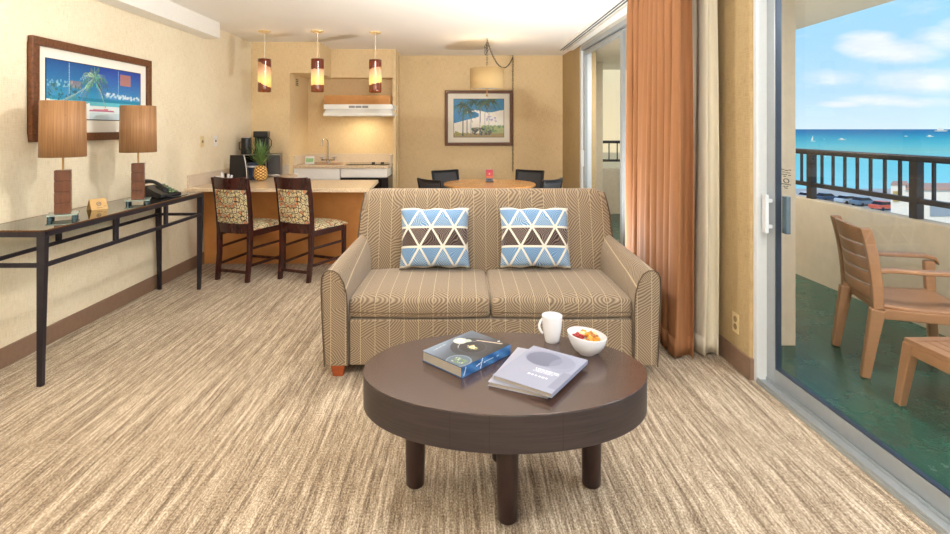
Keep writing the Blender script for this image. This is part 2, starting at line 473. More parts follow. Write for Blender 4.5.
w = MB(); w.box(1.33, 1.41, 3.0, 7.2, CZ - .03, CZ); w.box(1.345, 1.36, 3.0, 7.2, CZ - .034, CZ - .028, 1); w.box(1.38, 1.395, 3.0, 7.2, CZ - .034, CZ - .028, 1)
w.box(1.44, 1.52, 3.0, 7.2, CZ - .035, CZ)
structure(w.build('trim_4', ['white_paint', 'alu_dk']))     # ceiling curtain tracks

# --- far sliding window
def slider(name, y0, y1, stiles, label=None):
    r = bpy.data.objects.new(name, None); C.objects.link(r); structure(r)
    w = MB(); rbox(w, y1 - .085, y1, -.012, .12, 0, 2.46); w.build('jamb', 'alu_w', r, .003)
    w = MB(); rbox(w, y0, y0 + .05, -.012, .12, 0, 2.46); w.build('jamb', 'alu_w', r, .003)
    w = MB(); rbox(w, y0, y1, -.012, .12, 2.405, 2.46); rbox(w, y0, y1, .03, .05, 2.385, 2.405); w.build('head_track', 'alu', r, .002)
    w = MB(); rbox(w, y0, y1, -.02, .13, 0, .022); rbox(w, y0, y1, .02, .026, .022, .04); rbox(w, y0, y1, .07, .076, .022, .04)
    w.build('sill_track', 'alu', r, .002)
    return r
win = slider('window_1', 3.42, 6.83, [])
w = MB(); rbox(w, 6.665, 6.745, .01, .045, .04, 2.39); rbox(w, 5.20, 5.27, .01, .045, .04, 2.39); rbox(w, 5.27, 6.68, .01, .045, .04, .11); rbox(w, 5.27, 6.68, .01, .045, 2.34, 2.39)
w.build('sliding_sash', 'alu', win, .002)
w = MB(); rbox(w, 5.27, 6.67, .024, .03, .11, 2.34); w.build('pane', 'glass', win)
w = MB(); rbox(w, 5.13, 5.2, .055, .09, .04, 2.39); rbox(w, 3.47, 5.13, .055, .09, .04, .11); rbox(w, 3.47, 5.13, .055, .09, 2.34, 2.39); rbox(w, 3.47, 3.54, .055, .09, .04, 2.39)
w.build('fixed_sash', 'alu', win, .002)
w = MB(); rbox(w, 3.54, 5.13, .07, .076, .11, 2.34); w.build('pane', 'glass', win)
w = MB(); rbox(w, 6.69, 6.73, -.03, .01, .92, 1.13); w.build('handle', 'alu_w', win, .004)

# --- near sliding door to the balcony
dr = bpy.data.objects.new('door_1', None); C.objects.link(dr); structure(dr)
w = MB(); rbox(w, 2.90, 2.934, .0, .13, 0, 2.46); j = w.build('jamb', 'alu_w', dr, .003)
w = MB(); rbox(w, -1.1, -1.05, .0, .13, 0, 2.46); w.build('jamb', 'alu_w', dr, .003)
w = MB(); rbox(w, -1.1, 2.9, 0, .13, 2.405, 2.46); w.build('head_track', 'alu', dr, .002)
w = MB(); rbox(w, -1.1, 2.90, -.005, .155, 0, .018); rbox(w, -1.1, 2.9, .0, .006, .018, .03); rbox(w, -1.1, 2.9, .05, .055, .018, .034); rbox(w, -1.1, 2.9, .1, .105, .018, .034)
w.build('sill_track', 'alu', dr, .002)
w = MB(); rbox(w, 2.83, 2.905, .056, .092, .03, 2.41); rbox(w, .9, 2.84, .058, .09, .03, .105); rbox(w, .9, 2.84, .058, .09, 2.35, 2.41); rbox(w, .9, .97, .056, .092, .03, 2.41)
sash = w.build('sliding_sash', 'alu', dr, .002)
w = MB(); rbox(w, 2.822, 2.832, .060, .088, .10, 2.36); rbox(w, .96, 2.83, .062, .086, .103, .112)
w.build('gasket', 'alu_dk', dr)
w = MB(); rbox(w, .97, 2.824, .072, .078, .105, 2.35); w.build('pane', 'glass', dr)
w = MB(); rbox(w, 2.835, 2.87, .010, .030, .835, 1.045); rbox(w, 2.845, 2.865, .03, .056, .86, .88); rbox(w, 2.845, 2.865, .03, .056, 1.0, 1.02)
w.build('handle', 'alu_w', dr, .004)
w = MB(); rbox(w, 2.785, 2.825, .092, .115, .84, 1.04); w.build('outer_handle', plain('blue_grey_handle', rgb(96, 116, 128), .4, .3), dr, .003)
w = MB()   # vinyl manifestation sticker on the glass
for k, (a, b, h) in enumerate(((0, .010, 0), (.012, .024, .004), (.026, .034, 0), (.003, .014, .014), (.017, .03, .016), (.002, .02, .026), (.024, .033, .028), (.006, .016, .036))):
    rbox(w, 2.795 - b * 2.3, 2.795 - a * 2.3, .0705, .0718, 1.185 - h, 1.1885 - h)
for q in range(14):
    a = q / 14 * 2 * PI; a2 = (q + 1.2) / 14 * 2 * PI
    p = [(2.755 + .022 * cos(t), 1.128 + .011 * sin(t)) for t in (a, a2)]
    w.beam((RX(p[0][0]) + .071, p[0][0], p[0][1]), (RX(p[1][0]) + .071, p[1][0], p[1][1]), .003, .003, up=(1, 0, 0))
for a, b, h in ((0, .034, 0), (.006, .014, .012), (.018, .024, .010), (.010, .022, .020)):
    rbox(w, 2.795 - b * 2.3, 2.795 - a * 2.3, .0705, .0718, 1.108 - h, 1.1115 - h)
w.build('glass_sticker', 'black', dr)

# ------------------------------------------------------------------ BALCONY + OUTSIDE
structure(MB().box(1.66, 3.45, -3.2, 9.2, -.13, -.03).build('balcony_floor', 'deck'))
structure(MB().box(1.72, 3.5, -3.2, 9.2, 2.44, 2.62).build('balcony_soffit', 'stucco'))
def px_(y): return 3.36 - .0215 * (y - 2.5)
def pbox(mb, y0, y1, d0, d1, z0, z1, mi=0):
    p = [(px_(y0) + d0, y0, z0), (px_(y0) + d1, y0, z0), (px_(y1) + d1, y1, z0), (px_(y1) + d0, y1, z0)]
    return mb.hexa([Vector(q) for q in p] + [Vector((q[0], q[1], z1)) for q in p], mi)
w = MB(); pbox(w, -3.2, 9.0, 0, .13, -.13, .73); w.box(1.7, 3.25, 8.85, 9.0, -.13, .73)
structure(w.build('balcony_parapet', 'stucco', bevel=.006))
w = MB(); w.box(1.72, 2.2, 3.46, 3.78, -.03, 2.44); structure(w.build('balcony_fin', 'stucco', bevel=.004))
w = MB(); w.box(1.72, 2.2, 8.2, 8.5, -.03, 2.44); structure(w.build('balcony_fin', 'stucco', bevel=.004))
rl = thing('balcony_railing', 'long black metal railing standing on the beige balcony parapet', 'railing', (0, 0, 0))
w = MB(); pbox(w, -3.2, 8.9, .035, .10, 1.155, 1.205); w.box(2.2, 3.24, 8.90, 8.96, 1.155, 1.205); w.build('top_rail', 'rail', rl, .012)
w = MB(); pbox(w, -3.2, 8.9, .045, .09, .845, .885); w.box(2.2, 3.24, 8.91, 8.95, .845, .885); w.build('bottom_rail', 'rail', rl, .003)
yy = 3.925 - 1.14 * 5
while yy < 8.8:
    if yy > -2:
        w = MB(); pbox(w, yy - .035, yy + .035, .04, .095, .73, 1.16); w.build('post', 'rail', rl, .003)
    for k in range(1, 8):
        y2 = yy + k * .1425
        if y2 < 8.8 and y2 > 2.2:
            w = MB(); pbox(w, y2 - .009, y2 + .009, .058, .077, .885, 1.157); w.build('baluster', 'rail', rl)
    yy += 1.14
for k in range(1, 8):
    w = MB(); w.box(3.2 - k * .14 - .008, 3.2 - k * .14 + .008, 8.92, 8.94, .885, 1.157); w.build('baluster', 'rail', rl)

w = MB(); w.lathe([(0, 0), (.022, 0), (.024, .01), (.016, .022), (0, .024)], 14)
tag(w.build('floor_drain_cap', 'black', None, 0, 40, loc=(px_(3.45) - .001, 3.45, .07), rot=(0, -PI / 2, 0)), 'small round black cap low on the beige balcony wall', 'cap')

# neighbouring wing beyond the balcony
w = MB(); w.box(-2, 5.2, 10.6, 11.2, -6, 9)
nb = w.build('neighbour_wing', plain('wing_stucco', rgb(236, 212, 170), .9, var=.03)); tag(nb, 'plain beige building wing seen through the far window', 'building')

GZ = -12.0
structure(MB().box(5, 230, 12, 118, GZ - .3, GZ).build('parking_lot_ground', plain('asphalt_pale', rgb(176, 176, 172), .9, var=.08, scale=.4)))
def sea_mat():
    t = NT('sea_water')
    x, y, z = t.sep(t.coord())
    n = t.noise(t.comb(t.math('MULTIPLY', x, .012), t.math('MULTIPLY', y, .03), 0), 1, 4, .6)
    inv = t.math('DIVIDE', 100, t.math('MAXIMUM', y, 50))
    s = t.math('ADD', inv, t.math('MULTIPLY', t.math('SUBTRACT', n, .5), t.math('MULTIPLY', inv, .5)))
    col = t.ramp(s, [(0, rgb(8, 98, 140)), (.05, rgb(14, 124, 158)), (.11, rgb(44, 160, 172)), (.20, rgb(96, 188, 184)), (.27, rgb(134, 196, 180)), (.40, rgb(120, 208, 206)), (.65, rgb(140, 214, 214)), (.95, rgb(170, 224, 222))])
    wv = t.noise(t.comb(t.math('MULTIPLY', x, .06), t.math('MULTIPLY', y, .22), 2), 1, 4, .7)
    foam = t.math('MULTIPLY', t.math('GREATER_THAN', wv, .66), t.math('MULTIPLY', t.math('GREATER_THAN', inv, .18), t.math('LESS_THAN', inv, .5)))
    col = t.mix(t.math('MULTIPLY', foam, .45), col, rgb(235, 240, 235))
    t.bsdf(col, .6, 0, wv, .2, .5, .15)
    return t.m
o = MB().box(-3000, 30000, 112, 30000, GZ - 2.3, GZ - 2).build('sea', sea_mat()); structure(o)

def boat(x, y, s, kind, label):
    t = thing('sailboat' if kind == 'sail' else 'motorboat', label, 'boat', (x, y, GZ - 2))
    w = MB()
    w.loft([[Vector((-5 * s, -1.2 * s * k, 0)), Vector((4 * s, -1.2 * s * k, 0)), Vector((6 * s, 0, 0)), Vector((4 * s, 1.2 * s * k, 0)), Vector((-5 * s, 1.2 * s * k, 0))] if h == 0 else
            [Vector((-5.4 * s, -1.6 * s, h)), Vector((4.4 * s, -1.6 * s, h)), Vector((7.4 * s, 0, h * 1.2)), Vector((4.4 * s, 1.6 * s, h)), Vector((-5.4 * s, 1.6 * s, h))] for k, h in ((1, 0), (1, 1.5 * s))])
    w.build('hull', 'stucco_w', t)
    if kind == 'sail':
        w = MB(); w.tube([(0, 0, 1.4 * s), (0, 0, 15 * s)], .25 * s, 6); w.build('mast', 'stucco_w', t)
        w = MB(); w.hexa([Vector(q) for q in ((-.2, -.1, 3 * s), (-5 * s, -.1, 3 * s), (-5 * s, .1, 3 * s), (-.2, .1, 3 * s), (-.2, -.1, 13.5 * s), (-.4, -.1, 13.5 * s), (-.4, .1, 13.5 * s), (-.2, .1, 13.5 * s))]); w.build('sail', 'stucco_w', t)
    else:
        w = MB(); w.box(-3 * s, 1.6 * s, -1.1 * s, 1.1 * s, 1.5 * s, 2.7 * s); w.box(-2 * s, .2 * s, -.8 * s, .8 * s, 2.7 * s, 3.5 * s); w.build('cabin', 'stucco_w', t, .1)
def at_sea(px, py): y = 525 * 15.4 / (py - 129); return (px - 462) * y / 525, y
boat(*at_sea(813, 141.5), 0.5, 'sail', 'small white sailboat with one mast on the blue sea')
boat(*at_sea(842, 140), .8, 'motor', 'white motorboat right of the sailboat on the blue sea')
boat(*at_sea(906, 136.6), .6, 'motor', 'tiny white boat between two larger white boats near horizon')
boat(*at_sea(930, 137), 1.1, 'motor', 'white motorboat below the far ship at the right edge of the sea')
boat(*at_sea(941, 131.6), 6, 'motor', 'pale distant ship on the horizon at the far right')

def car(x, y, rz, m, label):
    t = thing('parked_car', label, 'car', (x, y, GZ), rz, 'cars in the lot by the beach')
    def pr(pts, hw, inset=0):
        return [[Vector((p[0], -hw + inset * (p[1] > 1), p[1])) for p in pts], [Vector((p[0], hw - inset * (p[1] > 1), p[1])) for p in pts]]
    w = MB(); w.loft(pr([(-2.2, .35), (2.2, .35), (2.25, .75), (1.4, .95), (-1.9, 1.0), (-2.25, .9)], .9)); w.build('body', m, t, .06)
    w = MB(); w.loft(pr([(-1.8, .97), (1.1, .93), (.35, 1.42), (-1.2, 1.46)], .82, .1)); w.build('cabin', 'blackglass', t, .04)
    w = MB(); w.loft(pr([(-1.2, 1.44), (.35, 1.40), (.3, 1.48), (-1.15, 1.51)], .74)); w.build('roof', m, t, .02)
    for sx in (-1.4, 1.4):
        for sy in (-.82, .82):
            w = MB(); w.lathe([(0, -.1), (.33, -.1), (.33, .1), (0, .1)], 14, mi=0); w.build('wheel', 'black', t, 0, 30, loc=(sx, sy, .33), rot=(PI / 2, 0, 0))
cb = plain('car_blue', rgb(60, 84, 112), .3, .2); cs = plain('car_silver', rgb(190, 200, 206), .3, .2); cr = plain('car_red', rgb(214, 96, 70), .35); cg = plain('car_grey', rgb(110, 132, 150), .3, .3); cw = plain('car_white', rgb(226, 228, 228), .35)
def at_lot(px, py): y = 525 * (1.4 - GZ) / (py - 129); return (px - 462) * y / 525, y
for px, py, m, lab in ((827, 201, cb, 'dark blue car parked leftmost in the beach lot'), (848, 203.5, cs, 'silver car parked between dark blue and grey cars'),
                       (864, 205.5, cg, 'grey car parked just left of the red car'), (884, 210, cr, 'red car parked right of the grey car by the white building'),
                       (809, 200, cw, 'white car at the left end of the beach lot, behind the railing post')):
    x, y = at_lot(px, py); car(x, y, .25, m, lab)

bl = thing('beach_building', 'low white flat-roofed building beside the parking lot beyond the railing', 'building', (0, 0, 0))
def bq(mb, x0, x1, y0, y1, z0, z1):
    k = y1 / y0
    p = [(x0, y0), (x1, y0), (x1 * k, y1), (x0 * k + .3, y1)]
    mb.hexa([Vector((a, b, z0)) for a, b in p] + [Vector((a, b, z1)) for a, b in p])
w = MB(); bq(w, 50.6, 80, 60.4, 66, GZ, -5.6); bq(w, 49.0, 50.7, 60, 63, GZ, -5.0); w.build('walls', 'stucco_w', bl)
w = MB(); bq(w, 50.6, 80, 60.2, 66.2, -5.6, -5.4); bq(w, 48.9, 50.8, 59.9, 63.2, -5.0, -4.85); w.build('roof_edge', plain('tile_edge', rgb(190, 150, 130), .8), bl)
w = MB(); w.box(49.25, 49.9, 59.9, 60.05, -6.9, -5.7); w.build('window', plain('yellow_window', rgb(190, 160, 90), .4), bl)
w = MB(); w.box(53.8, 57, 60.3, 60.45, -8.6, -7.0); w.build('window', 'alu', bl)

# balcony resin armchair
def resin_chair():
    t = thing('resin_armchair', 'tan slatted resin armchair on the green balcony floor', 'chair', (2.66, 3.16, -.03), math.atan2(-.156, .47))
    # local: +x = facing, +y = left ; width .5
    rear, front = -.22, .22
    for s in (-1, 1):
        w = MB(); hw = .235
        w.beam((rear - .06, s * hw, 0), (rear + .0, s * hw, .40), .045, .045, up=(1, 0, 0), w2=.055, h2=.07); w.build('leg', 'resin', t, .008)
        w = MB(); w.beam((front + .03, s * hw, 0), (front, s * hw, .60), .04, .05, up=(1, 0, 0), w2=.045, h2=.055); w.build('leg', 'resin', t, .008)
        w = MB(); R = []
        pts = [(rear - .012, .61, .03), (rear + .06, .625, .04), (0, .625, .055), (front - .03, .63, .065), (front + .03, .618, .06), (front + .05, .585, .045)]
        for (x, z, ww) in pts:
            R.append([Vector((x, s * hw - ww / 2, z - .012)), Vector((x, s * hw + ww / 2, z - .012)), Vector((x, s * hw + ww / 2, z + .012)), Vector((x, s * hw - ww / 2, z + .012))])
        w.loft(R); w.build('armrest', 'resin', t, .006, 50)
    w = MB()
    w.grid(lambda u, v: Vector((rear + .02 + .46 * u, (v - .5) * (.45 + .02 * u), .415 - .025 * sin(PI * min(1, u * 1.05)) * (1 - (2 * v - 1) ** 2 * .6) - (.03 * max(0, (u - .9) / .1) ** 2))), 16, 10)
    w.build('seat', 'resin', t, 0, 60, solid=.02)
    w = MB(); w.beam((front + .01, -.23, .37), (front + .01, .23, .37), .03, .05); w.beam((rear + .03, -.23, .385), (rear + .03, .23, .385), .03, .04)
    for s in (-1, 1): w.beam((rear + .03, s * .235, .375), (front, s * .235, .375), .035, .055)
    w.build('seat_frame', 'resin', t, .006)
    def bk(z): # lean: x at height
        k = (z - .40) / .47
        return rear + .005 - .065 * k * abs(k)
    def curve(yv): return -.045 * (1 - (yv / .24) ** 2)
    for s in (-1, 1):
        w = MB(); R = []
        for k in range(9):
            z = .40 + .46 * k / 8; x = bk(z); yy = s * (.235 - .0 * k)
            R.append([Vector((x - .03, yy - .02, z)), Vector((x + .025, yy - .02, z)), Vector((x + .025, yy + .02, z)), Vector((x - .03, yy + .02, z))])
        w.loft(R); w.build('back_post', 'resin', t, .006, 50)
    nb_ = 5
    for k in range(nb_):
        z0 = .45 + k * .078; z1 = z0 + .067
        if k == nb_ - 1: z1 = z0 + .085
        w = MB()
        def f(u, v, z0=z0, z1=z1, k=k):
            yv = (u - .5) * .47; z = z0 + (z1 - z0) * v
            if k == nb_ - 1: z += .018 * (1 - (yv / .235) ** 2) * v
            return Vector((bk(z) + curve(yv), yv, z))
        w.grid(f, 12, 3); w.build('back_slat', 'resin', t, .003, 60, solid=.016)
    return t
resin_chair()
t = thing('resin_side_table', 'low square tan slatted resin side table on the green balcony', 'table', (2.54, 2.47, -.03), .02)
w = MB()
for k in range(9):
    a = -.235 + k * .0525
    w.box(a, a + .047, -.20, .20, .335, .353)
w.box(-.25, .25, -.25, -.2, .33, .355); w.box(-.25, .25, .2, .25, .33, .355); w.box(-.25, -.235, -.2, .2, .33, .355); w.box(.235, .25, -.2, .2, .33, .355)
w.build('table_top', 'resin', t, .003)
w = MB()
for s in (-1, 1): w.box(-.25, .25, s * .24 - .01, s * .24 + .01, .275, .335); w.box(s * .24 - .01, s * .24 + .01, -.23, .23, .275, .335)
w.build('apron', 'resin', t, .003)
for sx in (-1, 1):
    for sy in (-1, 1):
        w = MB(); w.beam((sx * .262, sy * .262, 0), (sx * .228, sy * .228, .33), .04, .04, w2=.055, h2=.055, up=(0, 1, 0)); w.build('leg', 'resin', t, .006)

# ------------------------------------------------------------------ CURTAINS
def curtain(name, x0, y0, y1, n, amp, mat, label, seed, z0=.02, skew=0):
    rnd = random.Random(seed)
    ph = [rnd.uniform(-.5, .5) for _ in range(40)]; am = [rnd.uniform(.65, 1.15) for _ in range(40)]
    t = thing(name, label, 'curtain', (x0, (y0 + y1) / 2, 0))
    def f(u, v):
        k = u * n; i = int(k); fr = k - i
        a = am[i] * (1 - fr) + am[min(i + 1, 39)] * fr
        p = ph[i] * (1 - fr) + ph[min(i + 1, 39)] * fr
        top = max(0, (v - .93) / .07)
        amp_ = amp * a * (.9 - .35 * v) * (1 - .35 * top)
        y = y0 + (y1 - y0) * u + (.040 + .012 * sin(7 * v + 2 * ph[i])) * sin(4 * PI * k + p) * (1 - top)
        x = x0 + amp_ * cos(2 * PI * k + p * .6) + .35 * amp_ * top * cos(6 * PI * k) + .010 * (1 - .5 * v) * sin(6 * PI * k + 5 * ph[i] + 1.5 * v) + .008 * sin(3 * v + i)
        return Vector((x - x0, y - (y0 + y1) / 2 + skew * (1 - v) * (1 - u), z0 + (CZ - .036 - z0) * v))
    w = MB(); w.grid(f, n * 18, 36); w.build('drape', mat, t, 0, 180, solid=.004)
    w = MB()
    w.grid(lambda u, v: f(u, v * .045) + Vector((-.003, 0, 0)), n * 18, 2); w.build('hem', mat, t, 0, 180, solid=.003)
    return t
curtain('orange_curtain', 1.335, 3.165, 4.12, 9, .064, 'fabric_o', 'terracotta orange floor length pleated curtain beside the window', 3)
curtain('sheer_curtain', 1.508, 3.19, 4.20, 8, .068, 'fabric_w', 'cream lining curtain hanging behind the orange curtain', 11, z0=.02)

# ------------------------------------------------------------------ SOFA
sf = thing('sofa', 'tan two-seat sofa with wavy herringbone striped upholstery', 'sofa', (.163, 3.43, 0))
w = MB(); w.box(-.80, .80, -.465, .42, .065, .322); w.build('base', 'sofa', sf, .008)
for s in (-1, 1):
    prof = [(.805, .065), (.806, .40), (.812, .47), (.828, .535), (.855, .583), (.885, .603), (.915, .605), (.938, .593), (.951, .565), (.955, .50), (.948, .30), (.936, .065)]
    R = []
    for k in range(11):
        q = k / 10; y = -.48 + .90 * q
        Rk = []
        for (x, z) in prof:
            zz = z if z < .1 else z + .075 * q * ((z - .065) / .54) * (1.0 if q < .9 else .95)
            xx = x - .075 * q * ((x - .80) / .15 * .6 + .4)
            ex = .012 * (1 if k == 0 else 0)
            cx, cz = .88, .35
            xx = xx + (cx - xx) * .10 * (k == 0) * 0; Rk.append(Vector((s * xx, y, zz)))
        R.append(Rk)
    w = MB(); w.loft(R); a = w.build('arm', 'sofa', sf, .012, 40, segs=3)
    w = MB(); loop = [Vector((s * x, -.4815, z)) for (x, z) in prof]
    w.tube(loop, .0035, 6); w.build('piping', 'piping', sf, 0, 60)
def backprof(xf):
    # xf 0 centre .. 1 edge
    d = max(0, (xf - .93) / .07); dz = .03 * d * d; dy = .015 * d * d
    return [(.15 + dy, .30), (.16 + dy, .42), (.20 + dy, .62), (.245 + dy, .80), (.275 + dy, .90 - dz), (.30 + dy, .95 - dz), (.335, .972 - dz), (.37, .972 - dz), (.40, .95 - dz), (.42, .90 - dz), (.43, .5), (.44, .065), (.15 + dy, .065)]
R = []
for k in range(29):
    u = -1 + 2 * k / 28
    u = math.copysign(abs(u) ** .8, u)
    R.append([Vector((u * (.885 - .035 * max(0, (z - .6) / .37) ** 2), y, z)) for (y, z) in backprof(abs(u))])
w = MB(); w.loft(R); w.build('backrest', 'sofa', sf, .01, 50)
for s in (-1, 1):
    w = MB(); w.tube([Vector((s * (.887 - .035 * max(0, (z - .6) / .37) ** 2), y, z)) for (y, z) in backprof(1)[2:10]], .005, 6); w.build('piping', 'piping', sf, 0, 60)
def cushion(x0, x1, y0, y1, z0, z1, crown, mat, parent):
    def top(u, v):
        e = (1 - abs(2 * u - 1) ** 3) * (1 - abs(2 * v - 1) ** 4)
        return Vector((x0 + (x1 - x0) * u, y0 + (y1 - y0) * v - .012 * sin(PI * u) * (v == 0), z1 + crown * e ** .6 - .02))
    w = MB(); nu, nv = 18, 14
    w.grid(top, nu, nv)
    def bot(u, v): p = top(u, v); p.z = z0; return p
    w.grid(lambda u, v: bot(1 - u, v), nu, nv)
    def side(u, h):
        if u < .25: a, b = u * 4, 0
        elif u < .5: a, b = 1, (u - .25) * 4
        elif u < .75: a, b = 1 - (u - .5) * 4, 1
        else: a, b = 0, 1 - (u - .75) * 4
        p = top(a, b); zt = p.z; bulge = .010 * sin(PI * h)
        c = Vector(((x0 + x1) / 2, (y0 + y1) / 2, p.z)); d = (p - c)
        p += Vector((math.copysign(1, d.x) * (a in (0, 1)) * bulge, math.copysign(1, d.y) * (b in (0, 1)) * bulge, 0))
        p.z = z0 + (zt - z0) * h
        return p
    # walls
    n = 18
    for (A, B) in (((0, 0), (1, 0)), ((1, 0), (1, 1)), ((1, 1), (0, 1)), ((0, 1), (0, 0))):
        nn = nu if A[1] == B[1] else nv
        def f(u, h, A=A, B=B):
            a = A[0] + (B[0] - A[0]) * u; b = A[1] + (B[1] - A[1]) * u
            p = top(a, b); zt = p.z
            bl = .012 * sin(PI * h) * (sin(PI * u) ** .5 if 0 < u < 1 else 0)
            nx, ny = (B[1] - A[1]), -(B[0] - A[0])
            p.x += nx * bl; p.y += ny * bl; p.z = z0 + (zt - z0) * h
            return p
        w.grid(f, nn, 6)
    return w.build('seat_cushion', mat, parent, .022, 50, segs=4)
for (a, b) in ((-.803, -.006), (.006, .803)):
    c = cushion(a, b, -.452, .19, .328, .455, .03, 'sofa', sf)
    w = MB(); z = .362; e = .004
    w.tube([(a, .1, z), (a - 0 * e, -.43, z), (a + .015, -.455, z), ((a + b) / 2, -.478, z), (b - .015, -.455, z), (b, -.43, z), (b, .1, z)], .0045, 6)
    w.build('piping', 'piping_l', sf, 0, 60)
for sx in (-1, 1):
    for sy in (-.43, .38):
        fx = sx * .865 if sx < 0 else .80; fy = sy
        w = MB(); w.hexa([Vector(q) for q in ((fx - .028, fy - .028, 0), (fx + .028, fy - .028, 0), (fx + .028, fy + .028, 0), (fx - .028, fy + .028, 0), (fx - .04, fy - .04, .066), (fx + .04, fy - .04, .066), (fx + .04, fy + .04, .066), (fx - .04, fy + .04, .066))])
        w.build('foot', 'foot', sf, .003)

def pillow_mesh(seed):
    rnd = random.Random(seed)
    W, H, T = .235, .205, .085
    def f(side):
        def g(u, v):
            a = 2 * u - 1; b = 2 * v - 1
            ed = (1 - abs(a) ** 2.6) * (1 - abs(b) ** 2.6)
            th = T * ed ** .45 if ed > 0 else 0
            x = a * W * (1 - .055 * (1 - abs(b) ** 2) * abs(a)) ; z = b * H * (1 - .06 * (1 - abs(a) ** 2) * abs(b))
            z += .006 * sin(9 * a + seed) * abs(b) ** 4
            return Vector((x, side * th, z))
        return g
    w = MB(); w.grid(f(-1), 28, 26); w.grid(f(1), 28, 26)
    return w
t = tag(pillow_mesh(1).build('throw_pillow', 'pillow', None, 0, 180, loc=(-.183, 3.545, .668), rot=(-.30, 0, .03)),
        'blue, brown and white triangle-pattern throw pillow at the left of the sofa', 'pillow', 'throw pillows on the sofa')
t = tag(pillow_mesh(2).build('throw_pillow', 'pillow', None, 0, 180, loc=(.49, 3.545, .670), rot=(-.30, 0, -.03)),
        'blue, brown and white triangle-pattern throw pillow at the right of the sofa', 'pillow', 'throw pillows on the sofa')

# ------------------------------------------------------------------ COFFEE TABLE
ct = thing('coffee_table', 'dark brown oval coffee table with thick edge and round legs', 'table', (.163, 2.04, 0))
def ell(a, b, z0, z1, n=96):
    w = MB(); w.loft([[Vector((a * cos(2 * PI * k / n), b * sin(2 * PI * k / n), z)) for k in range(n)] for z in (z0, z1)]); return w
ell(.5435, .346, .4735, .477).build('tabletop', 'table', ct, .0015, 30)
w = ell(.5430, .3455, .349, .4732)
def apron_mat():
    t = NT('table_apron_wood')
    x, y, z = t.sep(t.coord())
    n = t.noise(t.scale(t.coord(), (2, 2, 60)), 2.5, 6, .65, .3)
    col = t.ramp(n, [(.3, rgb(40, 33, 34)), (.7, rgb(64, 54, 54))])
    m = None
    for v in (-.203, -.074, .167):
        q = t.math('COMPARE', x, v, .0012); m = q if m is None else t.math('MAXIMUM', m, q)
    col = t.mix(t.math('MULTIPLY', m, .7), col, rgb(28, 20, 20))
    t.bsdf(col, .42, 0, n, .05, .001)
    return t.m
w.build('apron', apron_mat(), ct, .002, 30)
for (x, y) in ((.0, -.155), (0, .19), (-.347, .03), (.347, .03)):
    w = MB(); w.lathe([(0, 0), (.031, 0), (.036, .006), (.038, .1), (.043, .35), (0, .35)], 24, (x, y, 0)); w.build('leg', 'table_leg', ct, 0, 40)

# books
TZ = .477
def book(name, label, x, y, rz, w_, l_, h, cover, spine, thick_cover=.003, base=TZ, canvas_flip=False, spine_canvas=None):
    t = thing(name, label, 'book', (x, y, base + .0005), rz)
    # local: x along width (0 = spine side at +w/2), y along length
    w = MB(); w.box(-w_ / 2 + .003, w_ / 2 - .002, -l_ / 2 + .003, l_ / 2 - .003, thick_cover, h - thick_cover); w.build('pages', 'paper', t)
    w = MB(); w.box(-w_ / 2, w_ / 2, -l_ / 2, l_ / 2, 0, thick_cover); w.box(-w_ / 2, w_ / 2, -l_ / 2, l_ / 2, h - thick_cover, h - .0004)
    w.box(w_ / 2 - .002, w_ / 2 + .001, -l_ / 2, l_ / 2, 0, h - .0004)
    w.build('cover', spine, t, .0006)
    cover.mesh('cover_print', (-w_ / 2, -l_ / 2, h), (w_, 0, 0), (0, l_, 0), 'cover', t)
    if spine_canvas: spine_canvas.mesh('spine_print', (w_ / 2 + .0015, -l_ / 2, .001), (0, l_, 0), (0, 0, h - .002), 'cover', t)
    return t
# cookbook cover; u across width (towards spine), v along length (away from camera)
cv = Canvas(84, 112, (54, 58, 64))
rnd = random.Random(5)
cv.fill(lambda u, v, p: tuple(max(0, c * (1.5 - 1.0 * u - .15 * v) + rnd.uniform(-6, 6) + 12 * sin(7 * u + 5 * v)) for c in (82, 92, 104)) if v < .8 or True else p)
for r, c in ((.30, (34, 36, 42)), (.285, (52, 56, 64)), (.20, (72, 78, 88)), (.185, (44, 46, 52))):
    cv.dot(.56, .56, r, c)
for q in range(70):
    a = rnd.uniform(0, 6.28); d = rnd.uniform(0, .085)
    cv.dot(.58 + d * cos(a) / cv.asp(), .56 + d * .7 * sin(a), rnd.uniform(.008, .02), rnd.choice([(232, 220, 176), (240, 232, 205), (130, 150, 70), (205, 180, 110), (80, 100, 50)]))
for k in range(22):
    a = 2.1 + k * .09; cv.dot(.56 + .20 * cos(a) / cv.asp(), .56 + .20 * sin(a), .006, (215, 220, 225))
cv.line((.42, .78), (.86, .93), .012, (222, 200, 180), .016)
cv.dot(.20, .60, .10, (206, 212, 200)); cv.dot(.20, .60, .07, (236, 234, 214)); cv.dot(.3, .68, .05, (180, 190, 180))
cv.dot(.78, .12, .17, (120, 142, 160)); cv.dot(.78, .12, .15, (88, 104, 118))
for q in range(40): cv.dot(.78 + rnd.uniform(-.12, .12), .12 + rnd.uniform(-.07, .07), .012, rnd.choice([(120, 150, 80), (200, 205, 150), (90, 120, 60), (180, 190, 190)]))
cv.dot(.75, .97, .02, (225, 230, 235))
cv.line((.1, .38), (.14, .12), .006, (190, 200, 205))
sp = Canvas(120, 16, (52, 104, 158)); sp.fill(lambda u, v, p: tuple(c + rnd.uniform(-14, 14) + 22 * sin(u * 23 + v * 5) for c in p))
sp.line((.04, .2), (.08, .9), .05, (230, 240, 250)); sp.line((.28, .5), (.36, .6), .06, (220, 232, 245)); sp.line((.36, .1), (.40, .95), .06, (245, 245, 250)); sp.line((.43, .5), (.62, .55), .04, (215, 228, 242)); sp.line((.7, .5), (.74, .5), .05, (170, 200, 230))
